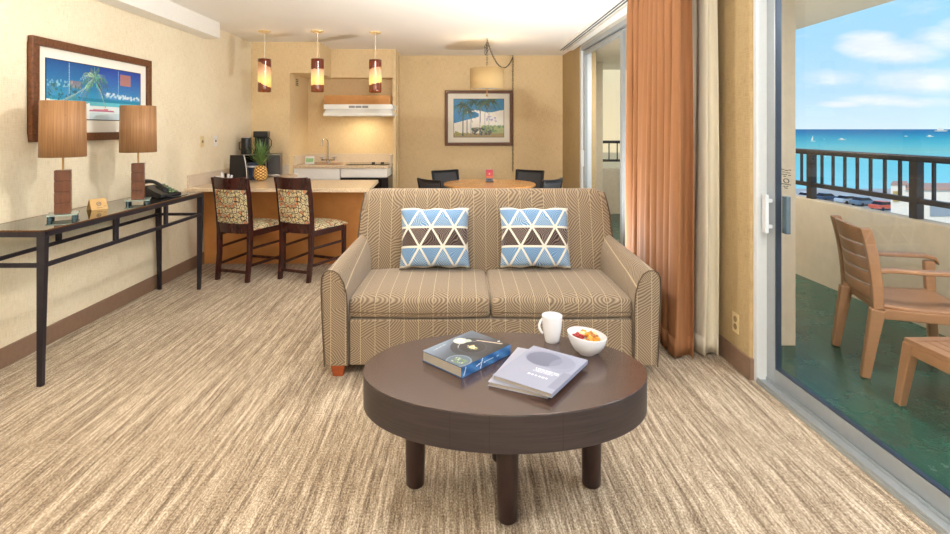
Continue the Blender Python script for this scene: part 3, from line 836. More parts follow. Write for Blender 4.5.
bk = book('cookbook', 'thick blue and black cookbook with dark plate photo cover on oval table', .020, 2.119, math.radians(-43.5), .215, .29, .041, cv, plain('cookbook_cloth', rgb(40, 84, 134), .4), spine_canvas=sp)

mg = Canvas(96, 126, (150, 154, 174))
mg.fill(lambda u, v, p: tuple(c + rnd.uniform(-4, 4) for c in p))
def oval(cv, u, v, ru, rv, c, al):
    def f(a, b, p):
        q = ((a - u) / ru) ** 2 + ((b - v) / rv) ** 2
        return tuple(p[k] * (1 - al) + c[k] * al for k in range(3)) if q < 1 else p
    cv.fill(f)
oval(mg, .48, .74, .42, .22, (126, 130, 152), .55); oval(mg, .40, .72, .30, .19, (92, 97, 120), .75); oval(mg, .75, .68, .2, .2, (136, 140, 162), .6)
mg.rect(.86, 1, .10, .52, (130, 133, 152), .8)
for (a, b, v) in ((.44, .82, .44), (.46, .84, .405), (.44, .78, .37)):
    u = a
    while u < b: mg.rect(u, u + .022, v, v + .018, (240, 242, 246)); u += .034
u = .42
for k in range(6):
    mg.rect(u, u + .035, .265, .292, (240, 242, 246)); mg.rect(u + .012, u + .022, .27, .278, (150, 154, 174)); u += .06
mlow = Canvas(8, 8, (164, 166, 180))
mc = plain('magazine_card', rgb(150, 154, 174), .35)
book('magazine', 'pale grey magazine lying beneath the upper grey magazine', .262, 1.990, math.radians(-25), .22, .33, .014, mlow, mc, .0012)
book('magazine', 'lavender grey magazine with dark oval cover, uppermost of its pair', .298, 1.967, math.radians(-35.5), .234, .318, .015, mg, mc, .0012, base=TZ + .015)

# mug
t = thing('coffee_mug', 'white porcelain mug standing near the back edge of the oval table', 'mug', (.392, 2.285, TZ))
w = MB(); w.lathe([(0, 0), (.029, 0), (.031, .003), (.034, .02), (.041, .06), (.0435, .09), (.0445, .113), (.0425, .114), (.0405, .105), (.038, .06), (.031, .012), (0, .010)], 40); w.build('body', 'porc', t, 0, 50)
w = MB(); w.tube([(-.041 - .015 * sin(PI * k / 12) ** .8 * 1.0, 0, .035 + .062 * k / 12) for k in range(13)], .0055, 8); w.build('handle', 'porc', t, 0, 60)
# bowl
t = thing('snack_bowl', 'white porcelain bowl of dried fruit near the right of the table', 'bowl', (.515, 2.165, TZ))
w = MB()
pr = [(0, 0), (.034, 0), (.037, .004), (.056, .018), (.070, .040), (.0785, .064), (.080, .078), (.0775, .079), (.0755, .064), (.067, .042), (.053, .022), (.03, .010), (0, .009)]
w.lathe(pr, 48)
for v in w.b.verts: v.co.z -= v.co.x * .12 * min(1, v.co.z / .05)
w.build('bowl_body', 'porc', t, 0, 50)
fr_m = {'orange': plain('dried_apricot', rgb(228, 150, 50), .5, var=.2), 'red': plain('dried_cranberry', rgb(170, 40, 34), .4, var=.3), 'brown': plain('brown_nut', rgb(170, 104, 50), .5, var=.3), 'pale': plain('pale_coconut', rgb(230, 205, 150), .6)}
for k in range(46):
    a = rnd.uniform(0, 6.28); d = .058 * math.sqrt(rnd.random())
    kind = 'red' if cos(a) * d < -.02 else rnd.choice(['orange', 'orange', 'brown', 'pale', 'brown'])
    w = MB(); sz = rnd.uniform(.012, .018) if kind != 'red' else rnd.uniform(.008, .011)
    w.ico((0, 0, 0), sz, 1, (1.2, .9, .65), jit=.22)
    o = w.build('dried_fruit_piece', fr_m[kind], None, 0, 80, loc=(.515 + d * cos(a), 2.165 + d * sin(a), TZ + .052 + .022 * (1 - (d / .052) ** 2) - .1 * d * cos(a) + rnd.uniform(0, .006)), rot=(rnd.uniform(-.6, .6), rnd.uniform(-.6, .6), a))
    tag(o, {'orange': 'orange dried apricot piece in the white bowl', 'red': 'small dark red dried cranberry at the left of the white bowl', 'brown': 'brown nut in the white bowl of dried fruit', 'pale': 'pale coconut piece in the white bowl'}[kind], 'dried fruit', kind + ' pieces in the snack bowl')

# ------------------------------------------------------------------ CONSOLE TABLE + things on it
cn = thing('console_table', 'long glass-topped dark metal console table against the left wall', 'table', (-2.475, 3.715, 0))
def L(x, y, z): return Vector((x + 2.475, y - 3.715, z))
xa, xb, ya, yb = -2.68, -2.262, 2.845, 4.60
def lbox(w, x0, x1, y0, y1, z0, z1, mi=0): w.box(x0 + 2.475, x1 + 2.475, y0 - 3.715, y1 - 3.715, z0, z1, mi)
w = MB(); b = .022
lbox(w, xa, xb, ya, ya + b, .812, .842); lbox(w, xa, xb, yb - b, yb, .812, .842); lbox(w, xa, xa + b, ya, yb, .812, .842); lbox(w, xb - b, xb, ya, yb, .812, .842)
w.build('top_frame', 'metal_dk', cn, .003)
w = MB(); e = .008
lbox(w, xa, xb, ya, ya + e, .842, .850); lbox(w, xa, xb, yb - e, yb, .842, .850); lbox(w, xa, xa + e, ya, yb, .842, .850); lbox(w, xb - e, xb, ya, yb, .842, .850)
w.build('edge_trim', 'brass_edge', cn)
w = MB(); lbox(w, xa + e + .0005, xb - e - .0005, ya + e + .0005, yb - e - .0005, .8425, .8495); w.build('glass_top', 'glass_tab', cn)
w = MB(); lbox(w, xa + b, xa + b + .02, ya, yb, .645, .668); lbox(w, xb - .028, xb - .004, ya, yb, .645, .668); lbox(w, xa, xb, ya + .004, ya + .026, .645, .668); lbox(w, xa, xb, yb - .03, yb - .008, .645, .668)
w.build('lower_rail', 'metal_dk', cn, .003)
for X, fl in ((xb - .018, 1), (xa + .024, -1)):
    for Y in (ya + .016, yb - .016):
        w = MB(); w.beam(L(X - fl * .016, Y, 0), L(X - fl * .004, Y, .815), .028, .026, up=(0, 1, 0), w2=.048, h2=.03); w.build('leg', 'metal_dk', cn, .002)
    for k in (1, 2):
        Y = ya + (yb - ya) * k / 3 + .03
        w = MB(); w.beam(L(X - .002, Y, .665), L(X - .002, Y, .815), .022, .034, up=(0, 1, 0)); w.build('strut', 'metal_dk', cn, .002)

def lamp(x, y, rz, label, shade_dx=0):
    t = thing('table_lamp', label, 'lamp', (x, y, .85), rz, 'bamboo shade table lamps on the console')
    for sx in (-1, 1):
        for sy in (-1, 1):
            w = MB(); w.lathe([(0, 0), (.013, 0), (.012, .0222), (0, .0222)], 12, (sx * .06, sy * .06, 0)); w.build('foot', plain('lamp_foot', rgb(90, 110, 116), .2, .6), t, 0, 40)
    w = MB(); w.box(-.078, .078, -.078, .078, .0225, .030); w.build('base_plate', plain('glass_plate', rgb(160, 176, 168), .05), t, .001)
    for k in range(4):
        w = MB(); w.box(-.041, .041, -.041, .041, .0305 + k * .067, .0305 + k * .067 + .0655); w.build('wood_block', 'lampwood', t, .003)
        if k < 3:
            w = MB(); w.box(-.037, .037, -.037, .037, .096 + k * .067, .0975 + k * .067); w.build('spacer', 'black', t)
    w = MB(); w.tube([(0, 0, .297), (0, 0, .62)], .006, 10); w.build('rod', 'brass', t, 0, 60)
    w = MB(); n = 64
    zb, zt = .378, .722
    R1 = [[Vector((r * cos(2 * PI * k / n), r * sin(2 * PI * k / n), z)) for k in range(n)] for r, z in ((.119, zb), (.115, zt))]
    w.loft(R1, cap=False)
    w.build('lamp_shade', 'bamboo', t, 0, 60, solid=.004)
    w = MB()
    for k in range(3):
        a = k * 2 * PI / 3; w.tube([(0, 0, .61), (.113 * cos(a), .113 * sin(a), .70)], .002, 5)
    w.build('shade_spider', 'brass', t, 0, 60)
    w = MB(); w.ico((0, 0, .56), .03, 2, (1, 1, 1.3)); w.build('bulb', 'porc', t, 0, 80)
    return t
lamp(-2.462, 3.24, .55, 'bamboo-shaded table lamp with stacked wood base, nearest on the console')
lamp(-2.405, 3.90, .45, 'bamboo-shaded table lamp with stacked wood base, beside the telephone')

# tent card
t = thing('tent_card', 'tan folded tent card with a black circular mark on the console', 'card', (-2.50, 3.60, .8505), math.radians(58))
t.scale = (.85, .85, .85)
kr = plain('kraft_card', rgb(214, 172, 108), .6, var=.03)
w = MB(); h = .085
w.hexa([Vector(q) for q in ((-.06, -.045, 0), (.06, -.045, 0), (.06, -.043, 0), (-.06, -.043, 0), (-.06, -.001, h), (.06, -.001, h), (.06, .001, h), (-.06, .001, h))])
w.hexa([Vector(q) for q in ((-.06, .043, 0), (.06, .043, 0), (.06, .045, 0), (-.06, .045, 0), (-.06, -.001, h), (.06, -.001, h), (.06, .001, h), (-.06, .001, h))])
w.build('folded_card', kr, t, weld=False)
w = MB()
for q in range(12):
    a = q / 12 * 6.283; a2 = (q + 1) / 12 * 6.283
    def P(a, r=.015): return Vector((r * cos(a), -.0235 - .0015 + r * sin(a) * .46, .045 + r * sin(a) * .88))
    w.beam(P(a), P(a2), .004, .002, up=(0, -1, .4))
w.beam(P(0, .006), P(PI, .006), .006, .002, up=(0, -1, .4)); w.beam(Vector((-.02, -.0385, .015)), Vector((.02, -.0385, .015)), .002, .002, up=(0, -1, .4)); w.beam(Vector((.03, -.034, .023)), Vector((.05, -.034, .023)), .003, .002, up=(0, -1, .4))
w.build('printed_mark', 'black', t)

# telephone
t = thing('telephone', 'black desk telephone with handset and green keypad on the console', 'telephone', (-2.44, 4.28, .8505), math.radians(72))
w = MB()
w.loft([[Vector((-.10, -.095, 0)), Vector((.10, -.095, 0)), Vector((.10, -.095, .025)), Vector((-.10, -.095, .025))], [Vector((-.10, .0, 0)), Vector((.10, .0, 0)), Vector((.10, .0, .055)), Vector((-.10, .0, .055))], [Vector((-.095, .10, 0)), Vector((.095, .10, 0)), Vector((.095, .10, .095)), Vector((-.095, .10, .095))]])
w.build('body', 'black', t, .008, 40)
w = MB(); R = []
for k in range(11):
    q = k / 10; y = -.10 + .21 * q; z = .058 + .065 * q + .028 * sin(PI * q); rr = .026 - .009 * sin(PI * q)
    R.append([Vector((-.062 + rr * 1.15 * cos(a), y, z + rr * .8 * sin(a))) for a in [2 * PI * j / 10 for j in range(10)]])
w.loft(R); w.build('handset', 'black', t, .004, 60)
w = MB()
for i in range(3):
    for j in range(5):
        x = -.005 + i * .03; y = -.075 + j * .032; z = .0335 + (y + .095) * .38
        w.box(x, x + .02, y, y + .018, z - .004, z + .006)
w.build('keypad', plain('green_keys', rgb(128, 150, 110), .4), t, .001)
w = MB(); w.tube([(.10, .03, .012), (.15, .0, .006), (.19, .05, .006), (.24, .09, .006)], .004, 6); w.tube([(-.06, -.1, .02), (-.04, -.15, .006), (.06, -.16, .006), (.13, -.12, .006)], .004, 6); w.build('cord', 'black', t, 0, 60)

# ------------------------------------------------------------------ PICTURES
def framed(name, label, O, U, V, N, w_, h_, fw, matw, canvas, extra=None):
    O, U, V, N = Vector(O), Vector(U), Vector(V), Vector(N)   # O centre on the wall
    t = thing(name, label, 'picture', O)
    T = Matrix((( U.x, V.x, N.x, 0), (U.y, V.y, N.y, 0), (U.z, V.z, N.z, 0), (0, 0, 0, 1)))
    w = MB()
    def bx(a0, a1, b0, b1, c0, c1): w.box(a0, a1, b0, b1, c0, c1, 0, T)
    bx(-w_ / 2, w_ / 2, -h_ / 2, -h_ / 2 + fw, .002, .035); bx(-w_ / 2, w_ / 2, h_ / 2 - fw, h_ / 2, .002, .035)
    bx(-w_ / 2, -w_ / 2 + fw, -h_ / 2 + fw, h_ / 2 - fw, .002, .035); bx(w_ / 2 - fw, w_ / 2, -h_ / 2 + fw, h_ / 2 - fw, .002, .035)
    w.build('frame', 'frame', t, .004)
    w = MB(); w.box(-w_ / 2 + fw - .002, w_ / 2 - fw + .002, -h_ / 2 + fw - .002, h_ / 2 - fw + .002, .002, .014, 0, T); w.build('mat_board', 'mat', t)
    a0, a1, b0, b1 = matw
    w = MB(); w.box(a0 - .006, a1 + .006, b0 - .006, b1 + .006, .014, .0155, 0, T); w.build('inner_line', 'black', t)
    canvas.mesh('artwork', T @ Vector((a0, b0, .017)), U * (a1 - a0), V * (b1 - b0), 'art', t)
    return t
def frond(cv, c, ang, ln, col, droop, wd=.012):
    n = 16; prev = None
    for k in range(n + 1):
        q = k / n; x = c[0] + ln * q * cos(ang) / cv.asp(); y = c[1] + ln * q * sin(ang) - droop * q * q
        cv.dot(x, y, wd * (1 - .7 * q), col)
        if k % 2 == 0 and k > 1:
            hl = .11 * (1 - q * .6) * ln / .35
            cv.line((x, y), (x + .015 * cos(ang), y - hl), .004, tuple(c_ * rnd.uniform(.7, 1.3) for c_ in col), .002)
rnd = random.Random(21)
c1 = Canvas(168, 66)
def bg(u, v, p):
    hz = .40
    if v > hz:
        q = (v - hz) / (1 - hz)
        c = tuple(a + (b - a) * q for a, b in zip((54, 150, 196), (14, 80, 150)))
        c = (c[0] + (40 if u < .2 else 0) * 0 + 14 * sin(40 * u) * (q < .3), c[1], c[2])
        if u > .5: c = (c[0] + 10, c[1] - 16 * q, c[2] + 8)
    elif v > .26: c = (24, 136, 176) if v > .33 else (96, 190, 208)
    else:
        c = (226, 240, 242) if v > .12 else (206, 226, 236)
    return tuple(k + rnd.uniform(-7, 7) for k in c)
c1.fill(bg)
for k in range(60):
    u = rnd.uniform(.55, 1.0); c1.dot(u, .44 + rnd.uniform(-.04, .03) + .10 * (1 - u) * 1.2, rnd.uniform(.012, .03), (225, 238, 244), al=.7)
for k in range(30): c1.dot(rnd.uniform(0, .25), .60 + rnd.uniform(-.04, .06), rnd.uniform(.01, .025), (150, 200, 215), al=.7)
c1.rect(.74, .87, .70, .92, (214, 128, 98), .75); c1.rect(.20, .31, .55, .68, (200, 130, 110), .55)  # orange patches: glass reflections painted into the print colours
for k in range(70): c1.dot(rnd.uniform(0, .30), .42 + rnd.uniform(-.09, .18) * (1), rnd.uniform(.012, .03), rnd.choice([(50, 110, 120), (90, 150, 150), (34, 84, 110)]), al=.7)
c1.fill(lambda u, v, p: (238, 244, 244) if v < .34 - .9 * max(0, u - .12) * .25 - .05 * sin(9 * u) and u < .4 else p)
c1.line((.04, .18), (.44, .72), .016, (120, 160, 170), .010, -.03); c1.line((.02, .22), (.38, .60), .010, (150, 180, 185), .006, -.02)
for k in range(19): frond(c1, (.45, .76), PI * (k / 18 * 1.5 - .25), rnd.uniform(.30, .44), rnd.choice([(84, 128, 126), (120, 156, 148), (60, 104, 110), (150, 180, 160)]), .20, .02)
c1.line((.40, .165), (.66, .165), .012, (190, 110, 140)); c1.line((.44, .185), (.60, .20), .01, (220, 150, 150))
for u in (.20, .715): c1.line((u, .45), (u, .98), .003, (200, 225, 235), al=.6)
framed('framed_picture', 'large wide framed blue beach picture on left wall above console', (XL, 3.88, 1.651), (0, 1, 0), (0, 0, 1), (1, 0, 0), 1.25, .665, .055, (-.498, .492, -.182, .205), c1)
c2 = Canvas(110, 84)
def bg2(u, v, p):
    c = (250, 248, 240)
    if v > .72: c = (70, 142, 190)
    if .36 + .35 * u < v < .72 - .2 * u + .03 * sin(19 * u) and u < .5: c = (64, 142, 196)
    if .68 - .03 * sin(11 * u) < v: c = (70, 142, 190)
    if v < .30 and u > .55: c = (176, 196, 140)
    if v < .10: c = (180, 160, 120)
    return tuple(k + rnd.uniform(-12, 12) for k in c)
c2.fill(bg2)
for k in range(90): c2.dot(rnd.uniform(.35, .75), .06 + rnd.uniform(0, .18), rnd.uniform(.01, .03), rnd.choice([(80, 96, 90), (120, 100, 90), (60, 90, 80), (150, 170, 150)]), al=.8)
for k in range(60): c2.dot(rnd.uniform(.55, 1), .14 + rnd.uniform(0, .16), rnd.uniform(.01, .035), rnd.choice([(110, 150, 120), (150, 180, 120), (200, 200, 150)]), al=.7)
for k in range(30): c2.dot(rnd.uniform(.0, .3), .05 + rnd.uniform(0, .08), rnd.uniform(.01, .03), rnd.choice([(150, 170, 90), (190, 170, 110)]), al=.8)
for k in range(24): c2.dot(rnd.uniform(.65, .85), .46 + rnd.uniform(-.05, .08), rnd.uniform(.01, .025), (170, 170, 215), al=.7)
for (u, w_) in ((.18, .016), (.26, .010), (.52, .012), (.62, .008), (.34, .006), (.70, .006)): c2.line((u, .04), (u + .01, .86), w_, (70, 90, 96) if u < .2 else (120, 130, 150), w_ * .6)
for c_ in ((.18, .84), (.40, .93), (.60, .90), (.74, .96), (.27, .70)):
    for k in range(17): frond(c2, c_, PI * (k / 16 * 1.6 - .3), rnd.uniform(.12, .24) * (1.2 if c_[0] < .2 else 1), rnd.choice([(40, 76, 66), (70, 100, 84), (50, 84, 92), (90, 110, 80)]), .12, .014)
framed('framed_picture', 'small framed palm tree picture on back wall behind drum lamp', (.253, 7.93, 1.565), (1, 0, 0), (0, 0, 1), (0, -1, 0), 1.02, .83, .045, (-.375, .375, -.285, .285), c2)

# wall plates
def plate(x, y, z, N, label, kind, col='cream'):
    rot = (0, 0, 0) if N == 'x' else (0, 0, PI)
    t = thing('wall_plate', label, 'switch' if kind == 's' else 'outlet', (x, y, z))
    sg = 1 if N == 'x' else -1
    w = MB(); w.box(min(0, sg * .005), max(0, sg * .005), -.036, .036, -.058, .058); w.build('cover_plate', col, t, .0015)
    if kind == 's':
        w = MB(); w.box(*sorted((sg * .005, sg * .014)), -.005, .005, -.012, .012); w.build('toggle', plain('toggle_grey', rgb(120, 110, 90), .4), t)
    else:
        for zz in (.022, -.022):
            w = MB(); w.lathe([(0, 0), (.017, 0), (.017, .003), (0, .003)], 18)
            o = w.build('receptacle', plain('receptacle', rgb(150, 128, 90), .4), t, 0, 40, loc=(sg * .005, 0, zz), rot=(0, sg * PI / 2, 0))
plate(XL, 5.44, 1.27, 'x', 'cream switch plate on left wall, nearer the console', 's')
plate(XL, 5.73, 1.27, 'x', 'white switch plate on left wall, nearer the kitchen', 's', 'white_paint')
plate(RX(3.085) - .0125, 3.085, .262, '-x', 'cream electrical outlet low on the wall beside balcony door', 'o')
# vent on kitchen side wall
t = thing('wall_vent', 'small square vent high on the kitchen side wall', 'vent', (-2.2, 6.98, 2.02))
w = MB(); w.box(0, .008, -.06, .06, -.055, .055); w.build('vent_frame', 'cream', t, .002)
w = MB()
for k in range(4): w.box(.008, .010, -.045, .045, -.042 + k * .023, -.030 + k * .023)
w.build('louvre', plain('vent_dark', rgb(70, 60, 50), .6), t)

# ------------------------------------------------------------------ BREAKFAST BAR
bb = thing('breakfast_bar', 'L-shaped beige stone breakfast bar with orange-brown panel', 'counter', (0, 0, 0))
w = MB(); X2 = XL + .002; pts = [(X2, 5.10), (-.895, 5.04), (-.945, 5.93), (-2.1, 5.93), (-2.1, 6.708), (X2, 6.708)]
w.loft([[Vector((x, y, .790)) for x, y in pts], [Vector((x, y, .825)) for x, y in pts]]); w.build('countertop', 'stone', bb, .003)
w = MB(); w.box(XL + .013, -1.0, 5.457, 5.85, .0, .79); w.box(XL + .013, -2.16, 5.85, 6.709, 0, .79); w.build('base_panel', 'panel', bb, .003)
w = MB(); w.box(X2, XL + .02, 5.14, 6.709, .825, .945); w.box(XL + .02, -2.205, 6.69, 6.71, .825, .945); w.build('backsplash', 'stone_back', bb, .002)

# stools/chairs at the bar
def bar_chair(loc, rz, label):
    t = thing('bar_chair', label, 'chair', loc, rz, 'wooden chairs at the breakfast bar')
    # local +y = facing forward, back at -y
    for s in (-1, 1):
        w = MB(); R = []
        for (z, y, x, ww, dd) in ((0, -.235, .165, .034, .040), (.25, -.205, .168, .036, .042), (.46, -.200, .172, .038, .046), (.62, -.212, .176, .034, .042), (.80, -.235, .182, .032, .036), (.955, -.268, .188, .030, .028)):
            R.append([Vector((s * x - ww / 2, y - dd / 2, z)), Vector((s * x + ww / 2, y - dd / 2, z)), Vector((s * x + ww / 2, y + dd / 2, z)), Vector((s * x - ww / 2, y + dd / 2, z))])
        w.loft(R); w.build('leg', 'cherry', t, .004, 60)
        w = MB(); w.beam((s * .205, .245, 0), (s * .205, .245, .45), .032, .032, up=(0, 1, 0), w2=.038, h2=.038); w.build('leg', 'cherry', t, .004)
    def rail(z0, z1, yoff, th, mat, name, top=False, cz=None):
        w = MB()
        def yb(z): return -.200 - (z - .46) * .135 if z > .46 else -.2
        R = []
        for k in range(13):
            u = -1 + 2 * k / 12; x = u * (.168 + .012 * (z0 - .4)); cv_ = .028 * (1 - u * u)
            zt = z1 + (.008 * (u * u) if top else 0); zb = z0 - (.018 * (1 - u * u) if name == 'apron' else 0)
            R.append([Vector((x, yb(z0) - cv_ - th / 2 + yoff, zb)), Vector((x, yb(z0) - cv_ + th / 2 + yoff, zb)), Vector((x, yb(z1) - cv_ + th / 2 + yoff, zt)), Vector((x, yb(z1) - cv_ - th / 2 + yoff, zt))])
        w.loft(R); w.build(name, mat, t, .003, 50)
    rail(.84, .955, 0, .022, 'cherry', 'crest_rail', True)
    rail(.535, .845, 0, .034, 'medal', 'back_upholstery')
    rail(.44, .53, 0, .026, 'cherry', 'lower_back_rail')
    w = MB()
    for s in (-1, 1): w.beam((s * .172, -.19, .435), (s * .206, .24, .435), .022, .055)
    w.beam((-.2, .245, .435), (.2, .245, .435), .022, .055)
    w.build('seat_rail', 'cherry', t, .003)
    w = MB()
    def st(u, v):
        y = -.185 + .465 * v; hw = .172 + .060 * v; x = (2 * u - 1) * hw
        return Vector((x, y + .015 * (1 - (2 * u - 1) ** 2) * v, .468 + .045 * ((1 - abs(2 * u - 1) ** 3) * (1 - abs(2 * v - 1) ** 3.5)) ** .5))
    w.grid(st, 14, 14); w.grid(lambda u, v: Vector((st(u, v).x, st(u, v).y, .463)), 14, 14)
    for (A, B) in (((0, 0), (1, 0)), ((1, 0), (1, 1)), ((1, 1), (0, 1)), ((0, 1), (0, 0))):
        def f(u, h, A=A, B=B):
            p = st(A[0] + (B[0] - A[0]) * u, A[1] + (B[1] - A[1]) * u); p.z = .463 + (p.z - .463) * h; return p
        w.grid(f, 14, 1)
    w.build('seat', 'medal', t, .004, 60)
    for s in (-1, 1):
        w = MB(); w.beam((s * .17, -.20, .30), (s * .205, .245, .30), .018, .022); w.build('stretcher', 'cherry', t, .003)
        w = MB(); w.beam((s * .168, -.21, .145), (s * .205, .245, .145), .018, .024); w.build('stretcher', 'cherry', t, .003)
    w = MB(); w.beam((-.165, -.215, .085), (.165, -.215, .085), .018, .026); w.build('stretcher', 'cherry', t, .003)
    w = MB(); w.beam((-.205, .245, .11), (.205, .245, .11), .018, .026); w.build('stretcher', 'cherry', t, .003)
    return t
ch = bar_chair((-2.045, 5.055, 0), math.radians(-17), 'dark wood chair with medallion fabric at the bar, nearest the left wall')
dup(ch, (-1.455, 5.055, 0), math.radians(-23), 'dark wood chair with medallion fabric at the bar, nearest the sofa')

# pineapple
t = thing('pineapple', 'ripe golden pineapple with green crown on the breakfast bar', 'pineapple', (-2.225, 5.80, .825))
w = MB(); n, m = 32, 30; R = []
for j in range(m + 1):
    v = j / m; z = .178 * v; base = .068 * (max(0.0, 1 - abs(2 * v - 1) ** 3.2)) ** .5 * (1 - .08 * v) + .002
    row = []
    for i in range(n):
        a = 2 * PI * i / n
        bmp = abs(sin(4 * a + 5.5 * PI * v)) * abs(sin(4 * a - 5.5 * PI * v))
        r = base * (1 + .09 * bmp); row.append(Vector((r * cos(a), r * sin(a), z)))
    R.append(row)
w.loft(R)
def pine_mat():
    t = NT('pineapple_skin'); x, y, z = t.sep(t.coord()); a = t.math('ARCTAN2', y, x); v = t.math('MULTIPLY', z, 5.5 * PI / .178)
    q = t.math('MULTIPLY', t.math('ABSOLUTE', t.math('SINE', t.math('ADD', t.math('MULTIPLY', a, 4), v))), t.math('ABSOLUTE', t.math('SINE', t.math('SUBTRACT', t.math('MULTIPLY', a, 4), v))))
    t.bsdf(t.ramp(q, [(.22, rgb(104, 56, 18)), (.40, rgb(214, 140, 48)), (.7, rgb(250, 216, 130))]), .5); return t.m
w.build('fruit', pine_mat(), t, 0, 60)
w = MB(); rnd = random.Random(4)
for k in range(52):
    a = k * 2.4; q = k / 52; ln = .13 + .13 * q; lean = (1 - q) * 1.15 + .12
    z0 = .17 + .06 * q; R = []
    for s_ in range(6):
        f = s_ / 5; rr = .016 + ln * sin(lean) * f * (.5 + .5 * f); zz = z0 + ln * cos(lean * .75) * f
        wd = .010 * (1 - f) ** .6 * 1.1 + .001
        c = Vector((rr * cos(a), rr * sin(a), zz)); sd = Vector((-sin(a), cos(a), 0))
        R.append([c - sd * wd, c + Vector((cos(a), sin(a), 0)) * .0015, c + sd * wd, c + Vector((cos(a), sin(a), 0)) * -.0015])
    w.loft(R)
w.build('crown', plain('pineapple_leaves', rgb(92, 124, 66), .5, var=.45, scale=25), t, 0, 60)

# microwave, coffee makers etc.
t = thing('microwave_oven', 'black and steel microwave oven in the corner of the counter', 'microwave', (-2.43, 6.40, .825), math.radians(14))
w = MB(); w.box(-.215, .215, -.15, .17, .008, .272); w.build('case', 'black', t, .006)
w = MB(); w.box(-.21, .075, -.162, -.151, .035, .262); w.build('door', 'blackglass', t, .003)
w = MB(); w.box(.08, .213, -.160, -.151, .035, .262); w.build('control_panel', plain('microwave_panel', rgb(70, 70, 74), .3, .3), t, .003)
w = MB(); w.box(-.213, .213, -.162, -.151, .010, .033); w.box(-.213, .213, -.162, -.151, .2625, .271); w.build('steel_trim', 'steel', t, .002)
w = MB(); w.box(.05, .064, -.185, -.172, .06, .24); w.box(.052, .062, -.172, -.162, .07, .085); w.box(.052, .062, -.172, -.162, .215, .23); w.build('handle', 'steel', t, .003)
t = thing('coffee_maker', 'tall black coffee maker standing on top of the microwave', 'coffee maker', (-2.47, 6.47, 1.098), math.radians(10))
w = MB(); w.box(-.085, .085, -.07, .08, 0, .025); w.build('base', 'black', t, .006)
w = MB(); w.box(-.08, .08, .0, .08, .025, .27); w.box(-.085, .085, -.07, .08, .20, .275); w.build('housing', 'black', t, .008)
w = MB(); w.lathe([(0, .026), (.045, .026), (.052, .05), (.055, .12), (.04, .165), (.042, .17), (0, .17)], 24, (0, -.03, 0)); w.build('carafe', 'blackglass', t, 0, 40)
w = MB(); w.tube([(.08, .0, .05), (.12, -.02, .10), (.12, -.02, .16), (.08, 0, .20)], .006, 8); w.build('handle', 'black', t, 0, 60)
t = thing('coffee_canister', 'short black cylindrical brewer left of the tall coffee maker', 'canister', (-2.575, 6.27, 1.098))
w = MB(); w.lathe([(0, 0), (.058, 0), (.06, .006), (.058, .185), (.054, .195), (0, .195)], 32); w.build('body', 'black', t, 0, 40)
w = MB(); w.lathe([(0, .1955), (.055, .1955), (.055, .203), (.02, .208), (0, .208)], 32); w.build('lid', 'steel', t, 0, 40)
w = MB(); w.tube([(-.057, 0, .15), (-.085, 0, .14), (-.085, 0, .06), (-.057, 0, .05)], .005, 8); w.build('handle', 'black', t, 0, 60)

t = thing('menu_stand', 'black upright folder with curved pale edge on the counter', 'folder', (-2.47, 5.80, .8255), math.radians(-8))
w = MB(); R = []
for k in range(9):
    q = k / 8; z = .285 * q; lean = .02 * q; xr = .10 - .045 * q * q
    R.append([Vector((-.11, lean - .006, z)), Vector((xr, lean - .006, z)), Vector((xr, lean + .05 * (1 - q) + .006, z)), Vector((-.11, lean + .05 * (1 - q) + .006, z))])
w.loft(R); w.build('panel', 'black', t, .002, 40)
w = MB(); w.tube([(.103 - .045 * (k / 8) ** 2, .02 * k / 8 - .008, .285 * k / 8) for k in range(9)], .006, 8); w.build('pale_edge', 'steel', t, 0, 60)
t = thing('glass_carafe', 'blue-grey glass pitcher between the black folder and the pineapple', 'pitcher', (-2.38, 5.98, .8255))
w = MB(); w.lathe([(0, 0), (.05, 0), (.055, .01), (.06, .08), (.058, .13), (.062, .19), (.058, .19), (.052, .13), (.054, .08), (.05, .014), (0, .01)], 28); w.build('body', plain('blue_grey_glass', rgb(70, 84, 112), .08), t, 0, 50)
w = MB(); w.lathe([(.0575, .14), (.0635, .1402), (.0645, .158), (.0585, .16)], 28); w.build('rim_band', 'porc', t, 0, 40)
t = thing('condiment_caddy', 'small dark caddy of white and black sachets on the counter', 'caddy', (-2.47, 5.52, .8255), .2)
w = MB(); w.box(-.05, .05, -.03, .03, 0, .045); w.build('tray', 'black', t, .003)
for k, (m, a) in enumerate((('porc', -.25), ('black', -.05), ('porc', .1), ('porc', .28))):
    w = MB(); w.beam((-.035 + k * .022, 0, .02), (-.035 + k * .022 + a * .06, 0, .12 - .01 * k), .022, .006, up=(0, 1, 0)); w.build('sachet', m, t)
w = MB(); w.lathe([(0, 0), (.024, 0), (.034, .05), (.036, .075), (.033, .075), (.03, .05), (.02, .006), (0, .005)], 24); tag(w.build('paper_cup', 'porc', None, 0, 50, loc=(-2.585, 5.55, .8255)), 'white paper cup on the counter beside left wall', 'cup')
w = MB(); w.box(-.02, .02, -.014, .014, 0, .05); w.box(-.016, .016, -.011, .011, .05, .056); tag(w.build('red_tea_box', plain('red_card', rgb(208, 50, 44), .5), None, .002, loc=(-2.40, 5.54, .8255)), 'small red box on the counter in front of black folder', 'box')

